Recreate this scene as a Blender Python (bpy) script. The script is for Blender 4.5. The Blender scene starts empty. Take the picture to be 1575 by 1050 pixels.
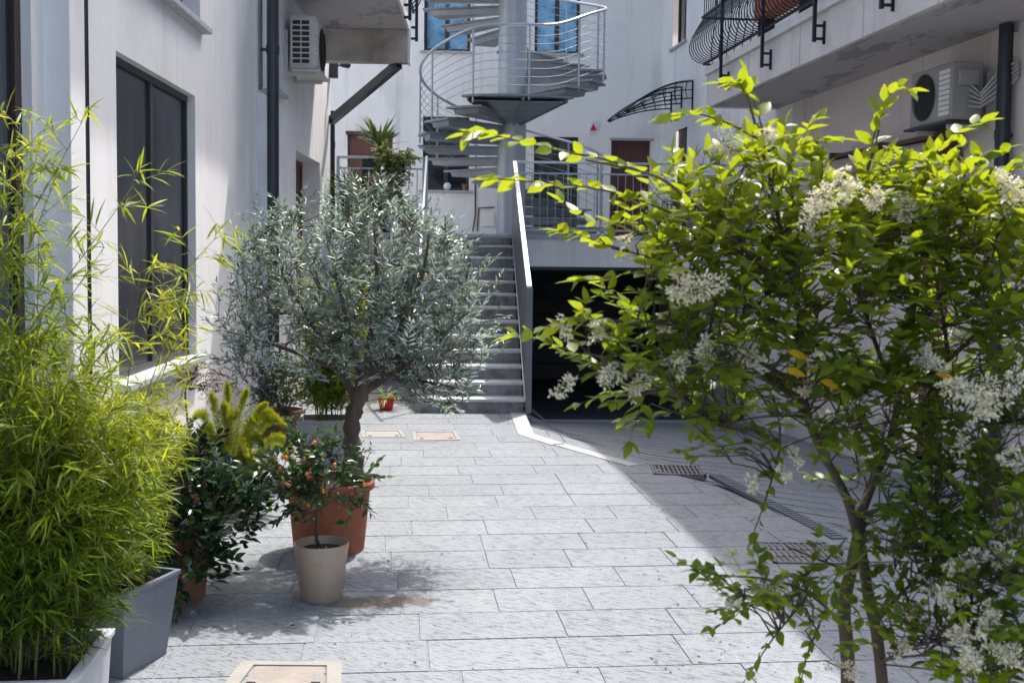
import bpy, math, random
import numpy as np
from mathutils import Vector, Matrix
R = math.radians
random.seed(7); rng = np.random.default_rng(11)
C = bpy.context.scene.collection
SC = bpy.context.scene

# ------------------------------------------------------------------ camera, sky, sun, exposure
FPX, PX0, PY0 = 1740.0, 787.5, 499.0
YAW, PITCH, ROLL, CAMZ = R(2.86), R(3.58), R(0.65), 1.86
cd = bpy.data.cameras.new("camera"); cam = bpy.data.objects.new("camera", cd); C.objects.link(cam)
cam.matrix_world = Matrix.Translation((0, 0, CAMZ)) @ Matrix.Rotation(-YAW, 4, 'Z') @ Matrix.Rotation(R(90)-PITCH, 4, 'X') @ Matrix.Rotation(ROLL, 4, 'Z')
cd.sensor_width = 36; cd.lens = 36*FPX/1575; cd.shift_y = (PY0-525)/1575
cd.clip_start = 0.05; cd.clip_end = 500
cd.dof.use_dof = True; cd.dof.focus_distance = 6.3; cd.dof.aperture_fstop = 8.0
SC.camera = cam
SUN = Vector((0.262, 0.50, 1.0)).normalized()
w = bpy.data.worlds.new("World"); SC.world = w; w.use_nodes = True
wn = w.node_tree; bg = wn.nodes['Background']
sky = wn.nodes.new('ShaderNodeTexSky'); sky.sky_type = 'NISHITA'; sky.sun_disc = False
sky.sun_elevation = math.asin(SUN.z); sky.sun_rotation = math.atan2(SUN.x, SUN.y)
sky.air_density = 1.0; sky.dust_density = 4.5; sky.ozone_density = 0.9
wn.links.new(sky.outputs[0], bg.inputs[0]); bg.inputs[1].default_value = 0.15
sl = bpy.data.lights.new("sun", 'SUN'); sl.energy = 2.0; sl.angle = R(0.6); sl.color = (1, .955, .89)
so = bpy.data.objects.new("sun", sl); C.objects.link(so); so.rotation_euler = SUN.to_track_quat('Z', 'Y').to_euler()
SC.view_settings.view_transform = 'Standard'; SC.view_settings.look = 'None'
SC.view_settings.exposure = 1.55; SC.view_settings.gamma = 1
SC.cycles.max_bounces = 10; SC.cycles.transparent_max_bounces = 8

# ------------------------------------------------------------------ photo point -> metres in the world
CM = cam.matrix_world.copy(); CR = CM.to_3x3(); CO = Vector((0, 0, CAMZ))
def ray(px, py): return (CR @ Vector(((px-PX0)/FPX, -(py-PY0)/FPX, -1))).normalized()
def G(px, py, z=0.0):
    d = ray(px, py); return CO + d*((z-CAMZ)/d.z)
def YY(px, py, Y):
    d = ray(px, py); return CO + d*(Y/d.y)
FWD = Vector((math.sin(YAW), math.cos(YAW), 0))
def DD(px, py, D):
    d = ray(px, py); return CO + d*(D/d.dot(FWD))

# ------------------------------------------------------------------ object helpers
def tag(o, label=None, cat=None, group=None, kind=None):
    if label: o['label'] = label
    if cat: o['category'] = cat
    if group: o['group'] = group
    if kind: o['kind'] = kind
    return o
def empty(name, loc, label=None, cat=None, group=None):
    o = bpy.data.objects.new(name, None); C.objects.link(o); o.location = loc; o.empty_display_size = .1
    o['_loc'] = list(loc)
    return tag(o, label, cat, group)
def origin(o):
    p = Vector((0, 0, 0))
    while o is not None:
        p += Vector(o.location); o = o.parent
    return p
def link(name, me, mat, parent=None, loc=None, smooth=False, bevel=0):
    o = bpy.data.objects.new(name, me); C.objects.link(o)
    if mat is not None:
        for m in (mat if isinstance(mat, (list, tuple)) else [mat]): me.materials.append(m)
    if parent: o.parent = parent
    elif loc is not None: o.location = loc
    if smooth:
        me.polygons.foreach_set('use_smooth', [True]*len(me.polygons))
    if bevel:
        b = o.modifiers.new('bevel', 'BEVEL'); b.width = bevel; b.segments = 2; b.limit_method = 'ANGLE'; b.angle_limit = R(40)
    return o
class Frame:
    """u along a wall, w out of it, z up"""
    def __init__(s, p, d, outward):
        s.p = Vector((p[0], p[1], 0)); s.u = Vector((d[0], d[1], 0)).normalized()
        s.w = Vector((outward[0], outward[1], 0)); s.w = (s.w - s.u*s.w.dot(s.u)).normalized()
    def P(s, u, w, z): return s.p + s.u*u + s.w*w + Vector((0, 0, z))
    def hit(s, px, py, w=0.0):
        d = ray(px, py); q = s.p + s.w*w
        t = (q-CO).dot(s.w)/d.dot(s.w); h = CO + d*t - s.p
        return h.dot(s.u), h.z
    def off(s, dw): return Frame(s.p + s.w*dw, s.u, s.w)
WORLD = Frame((0, 0), (1, 0), (0, 1))
class MB:
    def __init__(s): s.v = []; s.f = []; s.m = []
    def add(s, vs, fs, mi=0):
        n = len(s.v); s.v += [Vector(v) for v in vs]; s.f += [tuple(i+n for i in f) for f in fs]; s.m += [mi]*len(fs); return s
    def box(s, fr, u0, u1, w0, w1, z0, z1, mi=0):
        vs = [fr.P(u, w, z) for z in (z0, z1) for w in (w0, w1) for u in (u0, u1)]
        return s.add(vs, [(0, 2, 3, 1), (4, 5, 7, 6), (0, 1, 5, 4), (2, 6, 7, 3), (0, 4, 6, 2), (1, 3, 7, 5)], mi)
    def bx(s, x0, x1, y0, y1, z0, z1): return s.box(WORLD, x0, x1, y0, y1, z0, z1)
    def quad(s, *p): return s.add(p, [(0, 1, 2, 3)])
    def prism(s, pts, d):
        n = len(pts); d = Vector(d); vs = [Vector(p) for p in pts] + [Vector(p)+d for p in pts]
        return s.add(vs, [tuple(range(n))[::-1], tuple(range(n, 2*n))] + [(i, (i+1) % n, (i+1) % n+n, i+n) for i in range(n)])
    def tube(s, pts, r, n=8, cap=True):
        pts = [Vector(p) for p in pts]; k = len(pts)
        rs = r if isinstance(r, (list, tuple)) else [r]*k
        base = len(s.v); prev = None
        for i, p in enumerate(pts):
            t = (pts[min(i+1, k-1)] - pts[max(i-1, 0)])
            t = t.normalized() if t.length > 1e-9 else Vector((0, 0, 1))
            if prev is None:
                a = t.orthogonal().normalized()
            else:
                a = (prev - t*prev.dot(t)); a = a.normalized() if a.length > 1e-6 else t.orthogonal().normalized()
            prev = a; b = t.cross(a)
            for j in range(n):
                q = 2*math.pi*(j+.5)/n; s.v.append(p + (a*math.cos(q) + b*math.sin(q))*rs[i])
        for i in range(k-1):
            for j in range(n):
                s.f.append((base+i*n+j, base+i*n+(j+1) % n, base+(i+1)*n+(j+1) % n, base+(i+1)*n+j)); s.m.append(0)
        if cap:
            s.f += [tuple(base+j for j in range(n))[::-1], tuple(base+(k-1)*n+j for j in range(n))]; s.m += [0, 0]
        return s
    def lathe(s, c, prof, n=36):
        c = Vector(c); base = len(s.v)
        for r, z in prof:
            for j in range(n):
                q = 2*math.pi*j/n; s.v.append(c + Vector((r*math.cos(q), r*math.sin(q), z)))
        for i in range(len(prof)-1):
            for j in range(n):
                s.f.append((base+i*n+j, base+i*n+(j+1) % n, base+(i+1)*n+(j+1) % n, base+(i+1)*n+j)); s.m.append(0)
        return s
    def sphere(s, c, r, n=12, m=8, sq=(1, 1, 1)):
        prof = [(max(1e-4, r*math.sin(math.pi*i/m))*sq[0], -r*math.cos(math.pi*i/m)*sq[2]) for i in range(m+1)]
        return s.lathe(c, prof, n)
    def build(s, name, mat, parent=None, smooth=False, bevel=0, label=None, cat=None, group=None, kind=None, auto=False):
        if parent: o0 = origin(parent)
        else:
            a = np.array([tuple(v) for v in s.v]); o0 = Vector(((a[:, 0].min()+a[:, 0].max())/2, (a[:, 1].min()+a[:, 1].max())/2, a[:, 2].min()))
        me = bpy.data.meshes.new(name); me.from_pydata([tuple(v-o0) for v in s.v], [], s.f)
        if any(s.m): me.polygons.foreach_set('material_index', s.m)
        o = link(name, me, mat, parent, o0, smooth, bevel)
        if auto:
            me.polygons.foreach_set('use_smooth', [True]*len(me.polygons)); me.set_sharp_from_angle(angle=R(35))
        me.update()
        return tag(o, label, cat, group, kind)
def meshnp(name, V, F, mat, parent=None, rnd=None, label=None, smooth=False, loc=(0, 0, 0)):
    """V (N,3), F (M,4) numpy, quads; optional per-face random value"""
    o0 = origin(parent) if parent else Vector(loc)
    V = V - np.array(tuple(o0))
    me = bpy.data.meshes.new(name); me.vertices.add(len(V)); me.vertices.foreach_set('co', V.astype(np.float32).ravel())
    M = len(F); me.loops.add(4*M); me.loops.foreach_set('vertex_index', F.astype(np.int32).ravel())
    me.polygons.add(M); me.polygons.foreach_set('loop_start', np.arange(0, 4*M, 4, dtype=np.int32))
    me.update(calc_edges=True); me.polygons.foreach_set('use_smooth', [smooth]*M)
    if rnd is not None:
        a = me.attributes.new('rnd', 'FLOAT', 'FACE'); a.data.foreach_set('value', rnd.astype(np.float32))
    o = link(name, me, mat, parent, o0, smooth)
    if label: o['label'] = label
    return o

# ------------------------------------------------------------------ materials
def node_mat(name):
    m = bpy.data.materials.new(name); m.use_nodes = True; nt = m.node_tree
    return m, nt, nt.nodes['Principled BSDF']
def N(nt, t, **k):
    n = nt.nodes.new(t)
    for a, b in k.items(): setattr(n, a, b)
    return n
def mat(name, col, rough=.6, metal=0, var=.12, scale=3, detail=.0, bump=0, bscale=60, spec=.5, dirt_or_reflection=None, stretch=(1, 1, 1), coat=0):
    m, nt, p = node_mat(name); L = nt.links.new
    tc = N(nt, 'ShaderNodeTexCoord'); mp = N(nt, 'ShaderNodeMapping'); mp.inputs['Scale'].default_value = stretch
    geo = N(nt, 'ShaderNodeNewGeometry'); L(geo.outputs['Position'], mp.inputs[0])
    n = N(nt, 'ShaderNodeTexNoise'); n.inputs['Scale'].default_value = scale; n.inputs['Detail'].default_value = 6; n.inputs['Roughness'].default_value = .6
    L(mp.outputs[0], n.inputs[0])
    r = N(nt, 'ShaderNodeValToRGB'); e = r.color_ramp.elements
    c = Vector(col[:3]); d = Vector(dirt_or_reflection) if dirt_or_reflection else c*(1-2*var)
    e[0].position = .3; e[0].color = (*d, 1); e[1].position = .62; e[1].color = (*(c*(1+var*.4)), 1)
    L(n.outputs[0], r.inputs[0]); L(r.outputs[0], p.inputs['Base Color'])
    p.inputs['Roughness'].default_value = rough; p.inputs['Metallic'].default_value = metal
    p.inputs['Specular IOR Level'].default_value = spec; p.inputs['Coat Weight'].default_value = coat
    if bump:
        b = N(nt, 'ShaderNodeBump'); b.inputs['Strength'].default_value = bump; b.inputs['Distance'].default_value = .01
        n2 = N(nt, 'ShaderNodeTexNoise'); n2.inputs['Scale'].default_value = bscale; n2.inputs['Detail'].default_value = 4
        L(mp.outputs[0], n2.inputs[0]); L(n2.outputs[0], b.inputs['Height']); L(b.outputs[0], p.inputs['Normal'])
    return m
def leaf_mat(name, cols, trans=.45, rough=.45, spec=.4, tint=(1, 1, 1)):
    """cols: list of (pos, rgb) over the per-leaf random value"""
    m, nt, p = node_mat(name); L = nt.links.new
    a = N(nt, 'ShaderNodeAttribute'); a.attribute_name = 'rnd'
    g_ = N(nt, 'ShaderNodeNewGeometry'); nz = N(nt, 'ShaderNodeTexNoise'); nz.inputs['Scale'].default_value = 90; nz.inputs['Detail'].default_value = 3; L(g_.outputs['Position'], nz.inputs[0])
    ma = N(nt, 'ShaderNodeMath', operation='MULTIPLY_ADD'); ma.inputs[1].default_value = .3; L(nz.outputs[0], ma.inputs[0])
    mb2 = N(nt, 'ShaderNodeMath', operation='ADD'); mb2.inputs[1].default_value = -.15; L(a.outputs['Fac'], mb2.inputs[0]); L(mb2.outputs[0], ma.inputs[2])
    r = N(nt, 'ShaderNodeValToRGB'); cr = r.color_ramp
    while len(cr.elements) < len(cols): cr.elements.new(.5)
    for e, (q, c) in zip(cr.elements, cols): e.position = q; e.color = (*c, 1)
    L(ma.outputs[0], r.inputs[0]); L(r.outputs[0], p.inputs['Base Color'])
    p.inputs['Roughness'].default_value = rough; p.inputs['Specular IOR Level'].default_value = spec
    t = N(nt, 'ShaderNodeBsdfTranslucent'); mx = N(nt, 'ShaderNodeMixShader'); mx.inputs[0].default_value = trans
    h = N(nt, 'ShaderNodeMix', data_type='RGBA', blend_type='MULTIPLY'); h.inputs[0].default_value = 1
    L(r.outputs[0], h.inputs[6]); h.inputs[7].default_value = (1.7*tint[0], 1.55*tint[1], .6*tint[2], 1); L(h.outputs[2], t.inputs[0])
    L(p.outputs[0], mx.inputs[1]); L(t.outputs[0], mx.inputs[2]); L(mx.outputs[0], nt.nodes['Material Output'].inputs[0])
    return m
M = {}
M['plaster'] = mat('white_plaster', (.75, .75, .75), .9, var=.06, scale=1.1, bump=.25, bscale=45, stretch=(1, 1, .35))
M['plaster_back'] = mat('pale_blue_grey_plaster', (.85, .83, .79), .9, var=.05, scale=.8, bump=.2, bscale=45, stretch=(1, 1, .4))
M['plaster_right'] = mat('beige_plaster', (.72, .645, .61), .9, var=.06, scale=.9, bump=.3, bscale=35)
M['concrete'] = mat('stained_concrete', (.52, .49, .46), .9, var=.1, scale=2.2, bump=.5, bscale=18, dirt_or_reflection=(.27, .22, .18))
M['soffit'] = mat('grey_soffit_paint', (.42, .42, .43), .9, var=.05, scale=.9, bump=.3, bscale=12, dirt_or_reflection=(.36, .36, .36))
M['panel'] = mat('fascia_panel', (.72, .68, .65), .85, var=.08, scale=2.0, bump=.3, bscale=25)
M['white_edge'] = mat('white_painted_edge', (.78, .77, .75), .8, var=.06, scale=3, bump=.15)
M['dark_metal'] = mat('dark_grey_metal', (.045, .052, .062), .4, .6, var=.1)
M['iron'] = mat('black_wrought_iron', (.018, .02, .024), .5, .4, var=.1)
M['steel'] = mat('galvanised_steel', (.38, .43, .48), .42, .55, var=.09, scale=5, bump=.05)
M['cable_steel'] = mat('steel_cable', (.3, .34, .37), .6, .2, var=.05)
M['steel_blue'] = mat('steel_column_paint', (.42, .455, .49), .4, .3, var=.06, scale=2)
M['tread'] = mat('grey_metal_tread', (.26, .285, .31), .5, .45, var=.1, scale=6)
M['rail_bright'] = mat('bright_handrail_metal', (.44, .47, .50), .35, .5, var=.05)
M['panel_steel'] = mat('blue_grey_sheet', (.14, .155, .17), .45, .4, var=.08, scale=2)
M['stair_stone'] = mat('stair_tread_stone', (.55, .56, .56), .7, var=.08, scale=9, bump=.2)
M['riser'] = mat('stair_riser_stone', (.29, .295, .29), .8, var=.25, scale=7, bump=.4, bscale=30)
M['glass_dark'] = mat('dark_window_glass', (.018, .022, .028), .06, 0, var=.05, spec=.35)
M['glass_sky'] = mat('painted_sky_glass', (.20, .38, .52), .10, .25, var=.1, scale=3.0, dirt_or_reflection=(.03, .11, .2))  # sky reflection painted into the pane as mottled blue base colour
M['frame_brown'] = mat('dark_brown_frame', (.04, .025, .02), .5, 0, var=.1)
M['frame_black'] = mat('anthracite_frame', (.03, .033, .038), .5, 0, var=.1)
M['brown_door'] = mat('red_brown_door_wood', (.115, .032, .022), .45, var=.15, scale=4, stretch=(6, 6, .5))
M['sill'] = mat('grey_stone_sill', (.42, .44, .45), .7, var=.08, scale=8)
M['reveal'] = mat('dark_streaked_glass', (.038, .042, .052), .22, var=.1, scale=3.5, stretch=(1, 1, .02), dirt_or_reflection=(.008, .009, .011), spec=.25)  # vertical streaks painted in for reflections and curtain folds
M['ac'] = mat('ac_cream_casing', (.55, .54, .50), .5, var=.05)
M['ac_grey'] = mat('grey_ac_casing', (.33, .32, .30), .55, var=.08)  # darker, greyer casing than the cream one
M['ac_dark'] = mat('ac_dark_core', (.03, .03, .03), .7)
M['terracotta'] = mat('terracotta_clay', (.32, .10, .05), .8, var=.14, scale=7, bump=.2, bscale=40)
M['terracotta_dull'] = mat('dull_terracotta', (.26, .12, .075), .85, var=.14, scale=7, bump=.2)
M['beige_pot'] = mat('beige_plastic', (.40, .31, .235), .5, var=.06, scale=3, stretch=(1, 1, .3))
M['soil'] = mat('potting_soil', (.03, .02, .014), .95, var=.3, scale=60, bump=1, bscale=90)
M['bark'] = mat('tree_bark', (.085, .062, .045), .9, var=.25, scale=14, bump=1.0, bscale=30, stretch=(1, 1, .35))
M['olive_bark'] = mat('olive_bark', (.12, .088, .066), .9, var=.3, scale=10, bump=1.5, bscale=16, stretch=(1, 1, .3))
M['twig'] = mat('brown_twig', (.10, .07, .045), .8, var=.15, scale=20)
M['culm'] = mat('bamboo_culm', (.14, .17, .05), .5, var=.15, scale=20)
M['planter_grey'] = mat('blue_grey_plastic_planter', (.135, .16, .20), .42, var=.06, scale=2)
M['planter_white'] = mat('white_planter', (.42, .44, .48), .55, var=.05, scale=2)
M['planter_mid'] = mat('mid_grey_planter', (.24, .25, .27), .6, var=.06, scale=2)
M['red'] = mat('red_plastic', (.55, .015, .015), .4, var=.05)
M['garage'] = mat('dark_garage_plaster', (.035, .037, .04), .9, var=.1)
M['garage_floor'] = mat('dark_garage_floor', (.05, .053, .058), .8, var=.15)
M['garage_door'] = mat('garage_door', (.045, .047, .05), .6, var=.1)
M['white'] = mat('white_plastic', (.75, .75, .74), .5, var=.03)
M['cable'] = mat('grey_cable', (.4, .4, .4), .6)
M['manhole'] = mat('pinkish_manhole_stone', (.28, .25, .23), .85, var=.09, scale=6, bump=.5, bscale=50)
M['manhole_frame'] = mat('pale_stone_frame', (.29, .28, .26), .85, var=.07, scale=6, bump=.4)
M['grate'] = mat('cast_iron_grate', (.17, .165, .165), .55, .4, var=.2, scale=12)
M['channel'] = mat('channel_grate_steel', (.13, .16, .19), .5, .4, var=.15, scale=8)
M['strip'] = mat('pale_stone_strip', (.38, .385, .39), .8, var=.06, scale=5, bump=.2)
M['awning'] = mat('beige_rolled_canvas', (.42, .36, .31), .9, var=.07, scale=3)
M['brown_bar'] = mat('brown_painted_bar', (.10, .055, .045), .6)
M['polycarb'] = mat('smoked_panel', (.2, .22, .24), .25, var=.05); M['polycarb'].node_tree.nodes['Principled BSDF'].inputs['Alpha'].default_value = .22
M['umbrella'] = mat('black_fabric', (.008, .008, .012), .8)
M['fluff'] = leaf_mat('white_petals', [(0, (.45, .38, .24)), (.35, (.72, .68, .50)), (1, (.86, .85, .76))], .4, .7, .1, (.62, .66, 1.5))

def weather(m):
    nt = m.node_tree; L = nt.links.new; p = nt.nodes['Principled BSDF']; src = p.inputs['Base Color'].links[0].from_socket
    geo = N(nt, 'ShaderNodeNewGeometry'); mix = src
    for sc, lo, hi, k in (((5, 5, .35), .56, .74, .80), ((.9, .9, .9), .52, .72, .86), ((26, 26, 26), .62, .75, .82)):
        mp = N(nt, 'ShaderNodeMapping'); mp.inputs['Scale'].default_value = sc; L(geo.outputs['Position'], mp.inputs[0])
        n = N(nt, 'ShaderNodeTexNoise'); n.inputs['Scale'].default_value = 1; n.inputs['Detail'].default_value = 8; n.inputs['Roughness'].default_value = .65; L(mp.outputs[0], n.inputs[0])
        mr = N(nt, 'ShaderNodeMapRange'); mr.inputs[1].default_value = lo; mr.inputs[2].default_value = hi; mr.inputs[3].default_value = 1; mr.inputs[4].default_value = k; L(n.outputs[0], mr.inputs[0])
        sc_n = N(nt, 'ShaderNodeVectorMath', operation='SCALE'); L(mix, sc_n.inputs[0]); L(mr.outputs[0], sc_n.inputs['Scale']); mix = sc_n.outputs[0]
    L(mix, p.inputs['Base Color'])
for k in ('plaster', 'plaster_back', 'plaster_right', 'panel', 'white_edge', 'terracotta', 'beige_pot', 'planter_grey', 'planter_white', 'stair_stone', 'steel_blue'): weather(M[k])

# paving stone: chiselled diagonal lines, colour per stone
def paving_mat():
    m, nt, p = node_mat('chiselled_granite'); L = nt.links.new
    geo = N(nt, 'ShaderNodeNewGeometry'); at = N(nt, 'ShaderNodeAttribute'); at.attribute_name = 'rnd'
    sep = N(nt, 'ShaderNodeVectorMath', operation='SCALE'); 
    m0 = N(nt, 'ShaderNodeMapping'); m0.inputs['Rotation'].default_value = (0, 0, R(30)); mp = N(nt, 'ShaderNodeMapping'); mp.inputs['Scale'].default_value = (15, 90, 8)
    off = N(nt, 'ShaderNodeVectorMath', operation='ADD'); sc = N(nt, 'ShaderNodeMath', operation='MULTIPLY'); sc.inputs[1].default_value = 37
    L(at.outputs['Fac'], sc.inputs[0]); L(geo.outputs['Position'], off.inputs[0]); L(sc.outputs[0], off.inputs[1]); L(off.outputs[0], m0.inputs[0]); L(m0.outputs[0], mp.inputs[0])
    n = N(nt, 'ShaderNodeTexNoise'); n.inputs['Scale'].default_value = 1; n.inputs['Detail'].default_value = 3; n.inputs['Roughness'].default_value = .6
    n.inputs['Distortion'].default_value = .15
    L(mp.outputs[0], n.inputs[0])
    r = N(nt, 'ShaderNodeValToRGB'); e = r.color_ramp.elements; e[0].position = .36; e[0].color = (.14, .15, .17, 1); e[1].position = .455; e[1].color = (1, 1, 1, 1)
    L(n.outputs[0], r.inputs[0])
    g = N(nt, 'ShaderNodeTexNoise'); g.inputs['Scale'].default_value = 160; g.inputs['Detail'].default_value = 3; L(geo.outputs['Position'], g.inputs[0])
    gr = N(nt, 'ShaderNodeMapRange'); gr.inputs[1].default_value = .3; gr.inputs[2].default_value = .7; gr.inputs[3].default_value = .66; gr.inputs[4].default_value = 1.12
    L(g.outputs[0], gr.inputs[0])
    bg_ = N(nt, 'ShaderNodeTexNoise'); bg_.inputs['Scale'].default_value = 1.3; bg_.inputs['Detail'].default_value = 5; L(geo.outputs['Position'], bg_.inputs[0])
    br = N(nt, 'ShaderNodeMapRange'); br.inputs[1].default_value = .3; br.inputs[2].default_value = .7; br.inputs[3].default_value = .90; br.inputs[4].default_value = 1.06
    L(bg_.outputs[0], br.inputs[0])
    cr = N(nt, 'ShaderNodeValToRGB'); ce = cr.color_ramp.elements
    ce[0].position = 0; ce[0].color = (.238, .264, .292, 1); ce[1].position = 1; ce[1].color = (.262, .288, .316, 1)
    L(at.outputs['Fac'], cr.inputs[0])
    m1 = N(nt, 'ShaderNodeMix', data_type='RGBA', blend_type='MULTIPLY'); m1.inputs[0].default_value = .6; L(cr.outputs[0], m1.inputs[6]); L(r.outputs[0], m1.inputs[7])
    mm = N(nt, 'ShaderNodeMath', operation='MULTIPLY'); L(gr.outputs[0], mm.inputs[0]); L(br.outputs[0], mm.inputs[1])
    m2 = N(nt, 'ShaderNodeVectorMath', operation='SCALE'); L(m1.outputs[2], m2.inputs[0]); L(mm.outputs[0], m2.inputs['Scale'])
    # the water stain that has run out of the beige pot
    st = G(590, 925); vm = N(nt, 'ShaderNodeMapping'); vm.vector_type = 'TEXTURE'
    vm.inputs['Location'].default_value = (st.x-.03, st.y+.0, 0); vm.inputs['Scale'].default_value = (.40, .115, 1); vm.inputs['Rotation'].default_value = (0, 0, R(5))
    L(geo.outputs['Position'], vm.inputs[0]); vx = N(nt, 'ShaderNodeVectorMath', operation='MULTIPLY'); vx.inputs[1].default_value = (1, 1, 0); L(vm.outputs[0], vx.inputs[0])
    ln = N(nt, 'ShaderNodeVectorMath', operation='LENGTH'); L(vx.outputs[0], ln.inputs[0])
    sn = N(nt, 'ShaderNodeTexNoise'); sn.inputs['Scale'].default_value = 14; sn.inputs['Detail'].default_value = 4; L(geo.outputs['Position'], sn.inputs[0])
    ad = N(nt, 'ShaderNodeMath', operation='MULTIPLY_ADD'); ad.inputs[1].default_value = 1.6; L(sn.outputs[0], ad.inputs[0]); L(ln.outputs['Value'], ad.inputs[2])
    sr = N(nt, 'ShaderNodeMapRange'); sr.inputs[1].default_value = 1.55; sr.inputs[2].default_value = 1.8; sr.inputs[3].default_value = 1; sr.inputs[4].default_value = 0
    L(ad.outputs[0], sr.inputs[0])
    m3 = N(nt, 'ShaderNodeMix', data_type='RGBA', blend_type='MIX'); L(sr.outputs[0], m3.inputs[0]); L(m2.outputs[0], m3.inputs[6]); m3.inputs[7].default_value = (.12, .11, .10, 1)
    L(m3.outputs[2], p.inputs['Base Color']); p.inputs['Roughness'].default_value = .72; p.inputs['Specular IOR Level'].default_value = .35
    b = N(nt, 'ShaderNodeBump'); b.inputs['Strength'].default_value = .55; b.inputs['Distance'].default_value = .006
    L(r.outputs[0], b.inputs['Height']); L(b.outputs[0], p.inputs['Normal'])
    return m
M['paving'] = paving_mat()
M['mortar'] = mat('joint_mortar', (.25, .26, .27), .95, var=.2, scale=20)

# soffit with peeled plaster patches
def soffit_mat():
    m, nt, p = node_mat('peeling_soffit'); L = nt.links.new
    geo = N(nt, 'ShaderNodeNewGeometry'); mp = N(nt, 'ShaderNodeMapping'); mp.inputs['Scale'].default_value = (1.3, .5, 1); L(geo.outputs['Position'], mp.inputs[0])
    n = N(nt, 'ShaderNodeTexNoise'); n.inputs['Scale'].default_value = 1.9; n.inputs['Detail'].default_value = 10; n.inputs['Roughness'].default_value = .68; L(mp.outputs[0], n.inputs[0])
    r = N(nt, 'ShaderNodeValToRGB'); e = r.color_ramp.elements
    e[0].position = .545; e[0].color = (.47, .45, .45, 1); e[1].position = .575; e[1].color = (.31, .30, .285, 1)
    L(n.outputs[0], r.inputs[0]); L(r.outputs[0], p.inputs['Base Color']); p.inputs['Roughness'].default_value = .95
    b = N(nt, 'ShaderNodeBump'); b.inputs['Strength'].default_value = .8; b.inputs['Distance'].default_value = .01; b.invert = True; L(r.outputs[0], b.inputs['Height']); L(b.outputs[0], p.inputs['Normal'])
    return m
M['peel'] = soffit_mat()

# ------------------------------------------------------------------ reference planes (metres)
Y1 = 13.15; RUN = .30; RISE = .165; NST = 13
Y2 = Y1 + 12*RUN; TZ = NST*RISE            # terrace edge and height
Y3 = 22.3                                   # back facade
def dirpx(vx):                              # horizontal direction that vanishes at column vx
    a = math.atan((vx-PX0)/FPX) + YAW; return (math.sin(a), math.cos(a))
FA = Frame(G(397, 640), dirpx(715), (1, 0))           # left facade, near part
FB = Frame(G(418, 649), dirpx(742), (1, 0))           # left facade, far part
pR = YY(1015, 300, Y3)
FR = Frame(pR, dirpx(581), (-1, 0))                   # right facade (u grows away from camera, 0 at the back wall)
FK = Frame((pR.x, Y3), (-1, 0), (0, -1))              # back facade, u grows to the left
print('FR at', FR.p, 'stair base', G(724, 636))

# ------------------------------------------------------------------ ground
La, Lb, Lc = G(808, 655), G(980, 717), G(1300, 838)
La.y += .12; Lb.y += .42; Lc.y += .42
def YL(x):
    if x < La.x: return 1e9
    if x < Lb.x: t = (x-La.x)/(Lb.x-La.x); return La.y+(Lb.y-La.y)*t
    t = (x-Lb.x)/(Lc.x-Lb.x); return Lb.y+(Lc.y-Lb.y)*t
GZ = -.62; GY = Y2 - .1
def zf(x, y):
    if x < La.x - .02: return 0.0
    yl = YL(max(x, La.x+.001))
    if y <= yl: return 0.0
    return GZ*min(1, (y-yl)/(GY-yl))
def sheet(name, xs, ys, dz, m, **k):
    mb = MB(); n = len(ys)
    mb.add([(x, y, zf(x, y)+dz) for x in xs for y in ys], [(i*n+j, (i+1)*n+j, (i+1)*n+j+1, i*n+j+1) for i in range(len(xs)-1) for j in range(n-1)])
    return mb.build(name, m, **k)
xs = [-60, -20, -8, -5] + list(np.arange(-4, La.x-.03, .4)) + [La.x-.03, La.x] + list(np.arange(La.x+.15, 6, .15)) + [8, 20, 60]
ys = [-60, -20, -4, 0] + list(np.arange(2, GY, .2)) + [GY, 18, 30, 80]
sheet('ground', xs, ys, -.006, M['mortar'], kind='structure')
pd = Vector((*dirpx(610), 0)); pu = Vector((pd.y, -pd.x, 0))
v0 = G(780, 1028.5).dot(pd); ROW = .4065
V, F, RN = [], [], []
for k in range(-6, 34):
    va = v0+k*ROW; u = -5.2 + random.random()*.6
    while u < 6.5:
        ln = random.choice((.5, .58, .62, .66, .72)); ua, ub = u, u+ln; u += ln
        g = .0022; cx, cy = ((pd*(va+.2)) + (pu*((ua+ub)/2))).xy
        if cy > Y1-.02 and cx < La.x+.03: continue
        if cy > GY or cx > 5.8: continue
        near = cx > La.x-.5 and abs(cy-YL(max(cx, La.x+.01))) < .7
        nx, ny = (8, 5) if near else (1, 1)
        if not near and zf(cx, cy) < 0: nx, ny = 3, 2
        tilt = random.uniform(-.0012, .0012); rv = random.random()
        def pt(a, b, dz):
            p = pu*a + pd*b; return (p.x, p.y, zf(p.x, p.y)+dz)
        b0 = len(V); ua_, ub_, va_, vb_ = ua+g, ub-g, va+g, va+ROW-g; be = .003
        for i in range(nx+1):
            for j in range(ny+1):
                V.append(pt(ua_+be+(ub_-ua_-2*be)*i/nx, va_+be+(vb_-va_-2*be)*j/ny, tilt))
        for i in range(nx):
            for j in range(ny):
                a = b0+i*(ny+1)+j; F.append((a, a+ny+1, a+ny+2, a+1)); RN.append(rv)
        c = [b0, b0+nx*(ny+1), b0+nx*(ny+1)+ny, b0+ny]; b1 = len(V)
        for a, b in ((ua_, va_), (ub_, va_), (ub_, vb_), (ua_, vb_)): V.append(pt(a, b, -.007))
        for i in range(4): F.append((b1+i, b1+(i+1) % 4, c[(i+1) % 4], c[i])); RN.append(rv)
o = meshnp('paving', np.array(V), np.array(F), M['paving'], rnd=np.array(RN)); o['kind'] = 'structure'
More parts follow.
